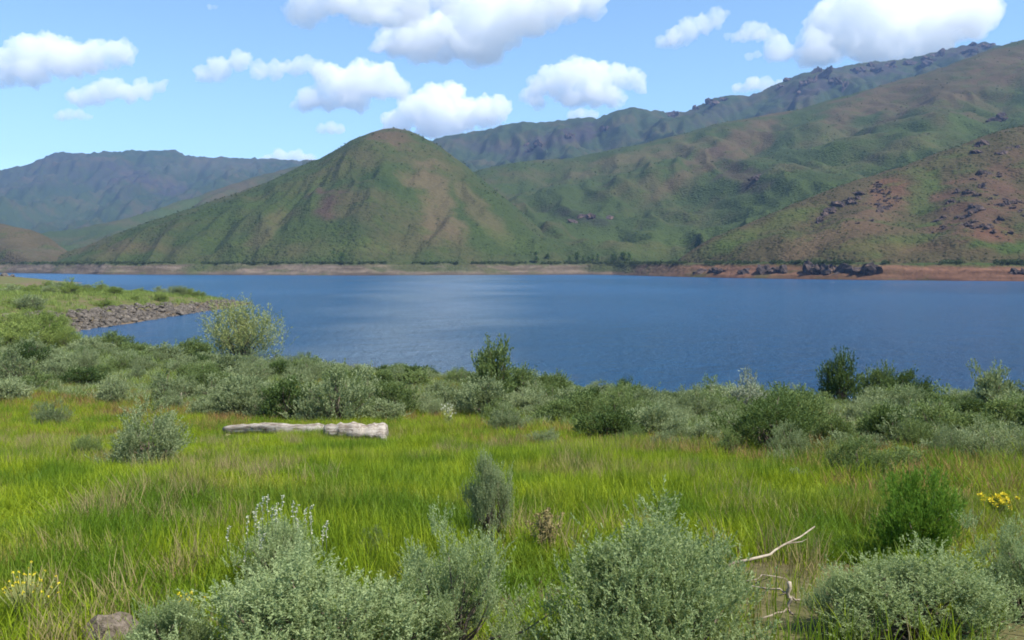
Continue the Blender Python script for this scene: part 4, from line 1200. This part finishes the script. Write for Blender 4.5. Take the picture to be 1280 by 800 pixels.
# ------------------------------------------------------------------ driftwood logs
def log(name, p0, p1, r0, r1, label, seed, mat, bend=0.05, stubs=1):
    r = np.random.default_rng(seed)
    k, sides = 26, 14
    p0 = np.array(p0); p1 = np.array(p1); L = np.linalg.norm(p1 - p0)
    ax = unit(p1 - p0); up = np.array([0, 0, 1.0]); sd = unit(np.cross(up, ax)); up = np.cross(ax, sd)
    root_loc = (p0 + p1) / 2
    V = []; 
    for i in range(k):
        t = i / (k - 1)
        c = p0 + (p1 - p0) * t + up * bend * math.sin(t * math.pi * 1.5) + sd * bend * math.sin(t * 5 + seed)
        rad = (r0 + (r1 - r0) * t) * (0.86 if i in (0, k - 1) else 1.0) * (1 + 0.06 * math.sin(t * 13 + seed) + 0.025 * math.sin(t * 41 + seed) + r.normal() * 0.05)
        for j in range(sides):
            a = j / sides * 6.283
            q = rad * (1 + 0.16 * math.sin(3 * a + seed + t * 2) + 0.07 * math.sin(7 * a + t * 3) + 0.05 * r.normal())
            V.append(c + (sd * math.cos(a) + up * math.sin(a) * 0.9) * q)
    V = np.array(V) - root_loc
    Q = []
    for i in range(k - 1):
        for j in range(sides):
            j2 = (j + 1) % sides
            Q.append((i * sides + j, i * sides + j2, (i + 1) * sides + j2, (i + 1) * sides + j))
    T = []
    n0 = len(V)
    V = np.concatenate([V, [V[:sides].mean(0) + ax * 0.04], [V[-sides:].mean(0) - ax * 0.03]])
    for j in range(sides):
        j2 = (j + 1) % sides
        T.append((n0, j2, j)); T.append((n0 + 1, (k - 1) * sides + j, (k - 1) * sides + j2))
    me = mesh_np(name, V, Q, T, smooth=True)
    o = link(name, me, mat, loc=root_loc)
    tag(o, label, 'log')
    for s in range(stubs):
        t = (0.42, 0.83)[s % 2]
        c = (p0 + (p1 - p0) * t) - root_loc
        d = unit(up * 0.35 + sd * (-0.6 if s % 2 else -0.9) + ax * 0.6)
        rad = (r0 + (r1 - r0) * t)
        Vs, Qs = tubes([[c, c + d * rad * 1.0, c + d * rad * 1.35]], [np.array([0.40, 0.33, 0.20]) * rad], 6)
        st = link('branch_stub', mesh_np('branch_stub', Vs, Qs, smooth=True), M['bark'], parent=o)
    return o
g1 = hit(278, 549); g2 = hit(404, 547)
log('log', (g1[0], g1[1] + .1, g1[2] + 0.19), (g2[0] + 0.02, g2[1], g2[2] + 0.21), 0.10, 0.16, 'long thin bleached log lying in the grass, left piece', 1, M['wood'], 0.04)
g1 = hit(406, 551); g2 = hit(484, 552)
log('log', (g1[0], g1[1], g1[2] + 0.20), (g2[0], g2[1] - 0.1, g2[2] + 0.24), 0.15, 0.21, 'thicker bleached log with blunt right end, right piece', 2, M['wood'], 0.03)
g1 = hit(478, 553); g2 = hit(489, 558)
log('driftwood', (g1[0], g1[1] - .25, g1[2] + 0.20), (g2[0], g2[1] - 0.2, g2[2] + 0.06), 0.07, 0.05, 'short pale broken limb leaning off the blunt log end', 5, M['wood'], 0.0, 0)
g1 = hit(279, 551); g2 = hit(302, 547)
log('driftwood', (g1[0], g1[1], g1[2] + 0.08), (g2[0], g2[1] + .2, g2[2] + 0.17), 0.04, 0.07, 'thin grey splintered wood at the left tip of the log', 6, M['bark'], 0.0, 0)

# ------------------------------------------------------------------ dead branches
def dead(name, base, paths, rads, label, extra=0.0):
    """paths in photo pixels with height above the ground given as the third value; base pixel sets the distance"""
    b = hit(*base)
    W = []
    for p in paths:
        q = []
        for (px, py, dy) in p:
            w = at(px, py, b[1] + dy); w[2] = max(w[2], float(gz(w[0], w[1])) + 0.012); w[2] += 0.08
            q.append(w - b)
        # smooth a little with a mid point jitter
        q2 = []
        for a, c in zip(q[:-1], q[1:]):
            q2 += [a, (a + c) / 2 + RNG.normal(size=3) * 0.006]
        q2.append(q[-1]); W.append(np.array(q2))
    s = b[1] / F
    R_ = [np.linspace(r0, r1, len(w)) * s * 0.8 for (r0, r1), w in zip(rads, W)]
    V, Q = tubes(W[:1], R_[:1], 4)
    o = link(name, mesh_np(name, V, Q, smooth=True), M['branch'], loc=b)
    tag(o, label, 'branch')
    for w, r_ in zip(W[1:], R_[1:]):
        V, Q = tubes([w], [r_], 4)
        link('twig', mesh_np('twig', V, Q, smooth=True), M['branch'], parent=o)
    return o
dead('dead_branch', (960, 742), [[(904, 738, -.1), (912, 722, -.1), (962, 710, 0), (980, 697, .1), (1018, 674, .3)], [(980, 697, .1), (996, 694, .15), (1008, 690, .2)]], [(3.2, 1.3), (1.2, .6)], 'long straight dead branch leaning up in the dry grass')
dead('dead_branch', (985, 786), [[(986, 746, 0), (984, 760, 0), (988, 766, 0), (984, 776, 0), (985, 780, 0), (991, 788, -.05)], [(984, 760, 0), (975, 755, 0.05), (940, 751, .1), (929, 762, .1)], [(988, 764, 0), (1000, 768, .05), (1010, 775, .05), (1016, 781, 0)],
                                  [(985, 779, 0), (970, 785, -.05), (955, 794, -.1), (950, 798, -.1)], [(984, 758, 0), (974, 763, .0)]], [(3.6, 2.4), (2.2, 1.2), (1.8, 1.0), (2.2, 1.3), (1.8, .8)], 'forked pale dead branch with several arms at the lower right')
dead('dead_branch', (960, 770), [[(926, 748, .1), (940, 743, .1), (952, 736, .15)], [(952, 736, .15), (975, 739, .2), (986, 745, .2)]], [(1.6, 1.2), (1.1, .7)], 'thin bent dead twig behind the forked dead branch')
dead('dead_branch', (1055, 802), [[(1056, 806, 0), (1055, 790, 0), (1048, 780, .05), (1046, 771, .05)], [(1056, 795, 0), (1060, 786, .05), (1053, 776, .05), (1052, 770, .05)], [(1064, 788, .05), (1080, 792, .1), (1096, 798, .1)]], [(4.2, 1.8), (2.2, 1.2), (1.8, .9)], 'pale twisted dead root at the bottom edge below the silvery sagebrush')
dead('dead_branch', (222, 512), [[(224, 511, 0), (225, 503, 0), (227, 494, 0)], [(225, 503, 0), (228, 500, 0.1)]], [(1.8, 1.0), (.8, .5)], 'upright white stick before the thicket at left')

# ------------------------------------------------------------------ flowers
def flower_spikes():
    r = np.random.default_rng(91)
    gl = FL.location; 
    s = gl[1] / F
    inv = FL.matrix_basis.inverted()
    for (px, py) in [(318, 650), (320, 640), (327, 632), (334, 630), (344, 643), (346, 645), (353, 629), (366, 636), (370, 641), (381, 645), (388, 641), (389, 657), (404, 665), (408, 662), (309, 655), (323, 660), (372, 658), (307, 690), (357, 680), (285, 668), (340, 640), (327, 678)]:
        w = at(px, py, gl[1] + r.uniform(-0.18, 0.18))
        c = [w + np.array([0, 0, -0.16]), w + np.array([r.normal() * .005, 0, -0.05]), w, w + np.array([0.004, 0, 0.03]), w + np.array([0.012 + r.normal() * .012, 0, 0.05]), ]
        V1, Q1 = tubes([c[:3]], [np.array([0.002, 0.002, 0.002])], 4)
        n = 34; t = r.random(n)
        cc = np.array(c[1:]); pos = np.stack([np.interp(t * 3, np.arange(4), cc[:, k]) for k in range(3)], -1)
        V2, Q2 = leaves(pos, unit(r.normal(size=(n, 3)) + np.array([0, 0, .5])), 0.013, 0.008, r)
        M4 = np.array(inv)
        def tr(V): return (np.c_[V, np.ones(len(V))] @ M4.T)[:, :3]
        sp = link('flower_spike', mesh_np('flower_spike', tr(V2), Q2), M['white_petal'], parent=FL)
        link('stalk', mesh_np('stalk', tr(V1), Q1), M['pale'], parent=sp)
bpy.context.view_layer.update()
flower_spikes()

def flower_clump(px, py, wpx, hpx, label, petal='yellow_petal', n=60, leafm='olive', size=0.03, kind='wildflower'):
    g = hit(px, py); s = g[1] / F
    r = np.random.default_rng(int(px + py * 3))
    w = wpx * s; h = hpx * s
    root = bpy.data.objects.new(kind, None); COL.objects.link(root); root.location = g
    tag(root, label, 'wildflowers')
    FOOT.append((g[0], g[1], w * .4))
    paths = []; V = []; 
    tips = np.stack([r.normal(0, w * .25, n), r.normal(0, w * .25, n), h * r.uniform(0.6, 1.05, n)], -1)
    P = []; D = []
    for t in tips:
        for k in range(9):
            d = unit(r.normal(size=3) + np.array([0, 0, .35])); P.append(t); D.append(d)
    V, Q = leaves(np.array(P), np.array(D), size, size * .7, r)
    link('flower_heads', mesh_np('flower_heads', V, Q), M[petal], parent=root)
    V, Q = tubes([[(t[0] * .3, t[1] * .3, -0.02), tuple(t * .6), tuple(t)] for t in tips], [np.array([.003, .003, .002])] * n, 4)
    link('stems', mesh_np('stems', V, Q), M[leafm], parent=root)
    m = n * 12
    i = r.integers(0, n, m); tt = r.random(m)[:, None]
    V, Q = leaves(tips[i] * tt * .9, unit(r.normal(size=(m, 3)) + np.array([0, 0, .5])), size * 2.0, size * .5, r)
    link('leaves', mesh_np('leaves', V, Q), M[leafm], parent=root)
flower_clump(1245, 655, 40, 34, 'bright yellow flower cluster in the dry grass near the right edge', n=46, size=0.028)
flower_clump(10, 590, 34, 16, 'small patch of yellow flowers at the left edge of the meadow', n=26, size=0.03)
flower_clump(34, 782, 74, 66, 'yellow-green flowering plant at the bottom left corner', n=46, size=0.009, leafm='willow')
flower_clump(232, 785, 40, 44, 'yellow-green leafy weed in the grass above the small left sagebrush', n=18, size=0.012, leafm='willow')
flower_clump(561, 540, 26, 34, 'pale cream flower stalk at the back of the meadow beyond the log', petal='white_petal', n=22, size=0.035, leafm='willow')
flower_clump(684, 700, 44, 60, 'straw-coloured dead weed clump right of the narrow upright sagebrush', petal='drygrass', n=40, size=0.02, leafm='drygrass', kind='dry_weed')

# ------------------------------------------------------------------ clouds
def cloud(x0, y0, x1, y1, label, seed, lumps, base=0.0, rough=1.0, alt=1700):
    """lumps: (x, y, radius) in fractions of the box width; built at cloud height, base flat"""
    r = np.random.default_rng(seed)
    cx = (x0 + x1) / 2
    el = ray(cx, y1); t = (alt - EYE) / el[2]
    Y = el[1] * t
    s = Y / F; wpx = x1 - x0; hpx = y1 - y0
    c = at(cx, (y0 + y1) / 2, Y)
    bm = bmesh.new()
    for (lx, ly, lr) in lumps:
        for q in range(3):
            rad = lr * wpx * s * (1.0, 0.72, 0.6)[q]
            off = np.array([0, 0, 0]) if q == 0 else r.normal(size=3) * rad * 0.75 * np.array([1, 1, .5])
            m = Matrix.Translation(Vector(((lx - 0.5) * wpx * s + off[0], off[1], (0.5 - ly) * hpx * s + off[2]))) @ Matrix.Diagonal((rad, rad * 0.9, min(rad, hpx * s * 0.5) * 0.9, 1))
            bmesh.ops.create_icosphere(bm, subdivisions=3, radius=1.0, matrix=m)
    zb = -0.5 * hpx * s
    for v in bm.verts:
        if v.co.z < zb * 0.75: v.co.z = zb * 0.75 + (v.co.z - zb * 0.75) * 0.25
    me = bpy.data.meshes.new('cloud'); bm.to_mesh(me); bm.free()
    o = link('cloud', me, M['cloud'], loc=c)
    md = o.modifiers.new('union', 'REMESH'); md.mode = 'VOXEL'; md.voxel_size = max(wpx * s / 120, 6.0)
    for k, (sz, st) in enumerate(((0.16, 0.13), (0.06, 0.075), (0.025, 0.042), (0.012, 0.018))):
        tx = bpy.data.textures.new('puffs', 'CLOUDS'); tx.noise_scale = wpx * s * sz * (1 if wpx > 60 else 1.6); tx.noise_depth = 3
        d = o.modifiers.new('puff', 'DISPLACE'); d.texture = tx; d.strength = min(wpx, hpx * 2.5) * s * st * rough * 1.3; d.mid_level = 0.5
        d.texture_coords = 'GLOBAL'
    md = o.modifiers.new('skin', 'REMESH'); md.mode = 'VOXEL'; md.voxel_size = max(wpx * s / 150, 6.0)
    tag(o, label, 'cloud')
    return o
cloud(-10, 36, 160, 110, 'large white cumulus cloud at the upper left edge', 1, [(.12, .6, .14), (.3, .45, .17), (.42, .28, .12), (.55, .5, .15), (.72, .5, .13), (.85, .45, .1), (.1, .85, .1), (.3, .7, .15)])
cloud(80, 94, 212, 134, 'flat elongated cloud just below the large left cumulus', 2, [(.15, .7, .1), (.3, .55, .12), (.45, .4, .12), (.6, .6, .11), (.75, .5, .1), (.9, .35, .08)])
cloud(64, 134, 116, 153, 'tiny cloud under the flat left cloud', 3, [(.2, .6, .12), (.45, .5, .16), (.7, .5, .14), (.85, .6, .1)])
cloud(242, 68, 405, 107, 'long ragged cloud stretching left from the middle puffy cloud', 4, [(.08, .7, .08), (.2, .4, .09), (.35, .3, .08), (.5, .5, .08), (.65, .45, .08), (.8, .35, .08), (.93, .4, .07)], rough=1.2)
cloud(372, 70, 510, 144, 'puffy white cloud above and left of the pointed hill', 5, [(.15, .75, .14), (.35, .45, .18), (.55, .45, .2), (.75, .4, .18), (.88, .45, .12), (.5, .75, .16), (.25, .8, .14)])
cloud(480, 104, 637, 178, 'cumulus cloud behind the right shoulder of the pointed hill', 6, [(.12, .7, .12), (.25, .45, .14), (.42, .35, .16), (.55, .2, .1), (.6, .55, .16), (.8, .5, .14), (.92, .45, .1), (.4, .75, .16)])
cloud(391, 151, 436, 169, 'tiny round cloud left of the pointed hill top', 7, [(.25, .6, .16), (.5, .45, .2), (.75, .6, .16)])
cloud(326, 186, 400, 204, 'small low cloud just above the far left ridge', 8, [(.15, .7, .1), (.35, .5, .13), (.6, .5, .14), (.85, .7, .1)])
cloud(362, -50, 580, 33, 'grey-based cloud cut by the top edge of the picture', 9, [(.1, .6, .12), (.3, .5, .16), (.5, .5, .17), (.7, .5, .15), (.9, .5, .12), (.5, .75, .16)])
cloud(468, -22, 757, 78, 'broad bright cloud at the top centre of the sky', 10, [(.08, .75, .08), (.2, .65, .12), (.35, .6, .14), (.5, .45, .15), (.65, .35, .13), (.8, .3, .12), (.93, .3, .08), (.42, .8, .1), (.28, .8, .09)])
cloud(652, 74, 804, 137, 'white cumulus above the gap in the right ridges', 11, [(.1, .75, .1), (.25, .5, .13), (.42, .35, .16), (.6, .35, .16), (.8, .35, .12), (.92, .4, .08), (.4, .75, .14), (.65, .7, .14)])
cloud(704, 134, 750, 151, 'small cloud peeking over the back ridge', 12, [(.25, .6, .16), (.5, .45, .2), (.75, .6, .15)])
cloud(819, 11, 906, 64, 'tilted white cloud right of the top centre', 13, [(.12, .8, .12), (.3, .65, .16), (.5, .5, .18), (.7, .35, .15), (.88, .2, .12)])
cloud(912, 24, 979, 54, 'small neat cloud beside the large right cloud', 14, [(.15, .75, .12), (.4, .5, .2), (.6, .5, .18), (.85, .7, .12)])
cloud(929, 62, 956, 77, 'tiny wisp below the small neat cloud', 15, [(.3, .6, .2), (.65, .4, .2)])
cloud(962, -14, 1254, 84, 'largest cloud at the top right above the mountains', 16, [(.06, .78, .06), (.2, .74, .085), (.32, .42, .125), (.42, .3, .15), (.55, .45, .16), (.7, .45, .15), (.82, .35, .11), (.94, .25, .07), (.45, .75, .12), (.3, .75, .1), (.6, .75, .1)])
cloud(912, 94, 982, 117, 'small flat cloud above the crags of the back ridge', 17, [(.15, .7, .11), (.4, .5, .15), (.65, .45, .15), (.88, .5, .1)])
cloud(257, 3, 273, 15, 'faint tiny cloud near the top left of the sky', 18, [(.35, .5, .25), (.7, .5, .2)])

# ------------------------------------------------------------------ haze
def haze():
    bm = bmesh.new()
    bmesh.ops.create_cube(bm, size=1.0)
    me = bpy.data.meshes.new('haze'); bm.to_mesh(me); bm.free()
    m, nt, out = new_mat('haze_air')
    v = nt.nodes.new('ShaderNodeVolumePrincipled')
    v.inputs['Color'].default_value = (0.36, 0.56, 1.0, 1)
    v.inputs['Density'].default_value = 0.00009
    v.inputs['Anisotropy'].default_value = 0.0
    nt.links.new(v.outputs[0], out.inputs['Volume'])
    o = link('haze', me, m)
    o.scale = (9000, 9000, 860); o.location = (0, 2000, 860 / 2 - 30)
    tag(o, 'thin blue haze over the valley', kind='stuff')
haze()
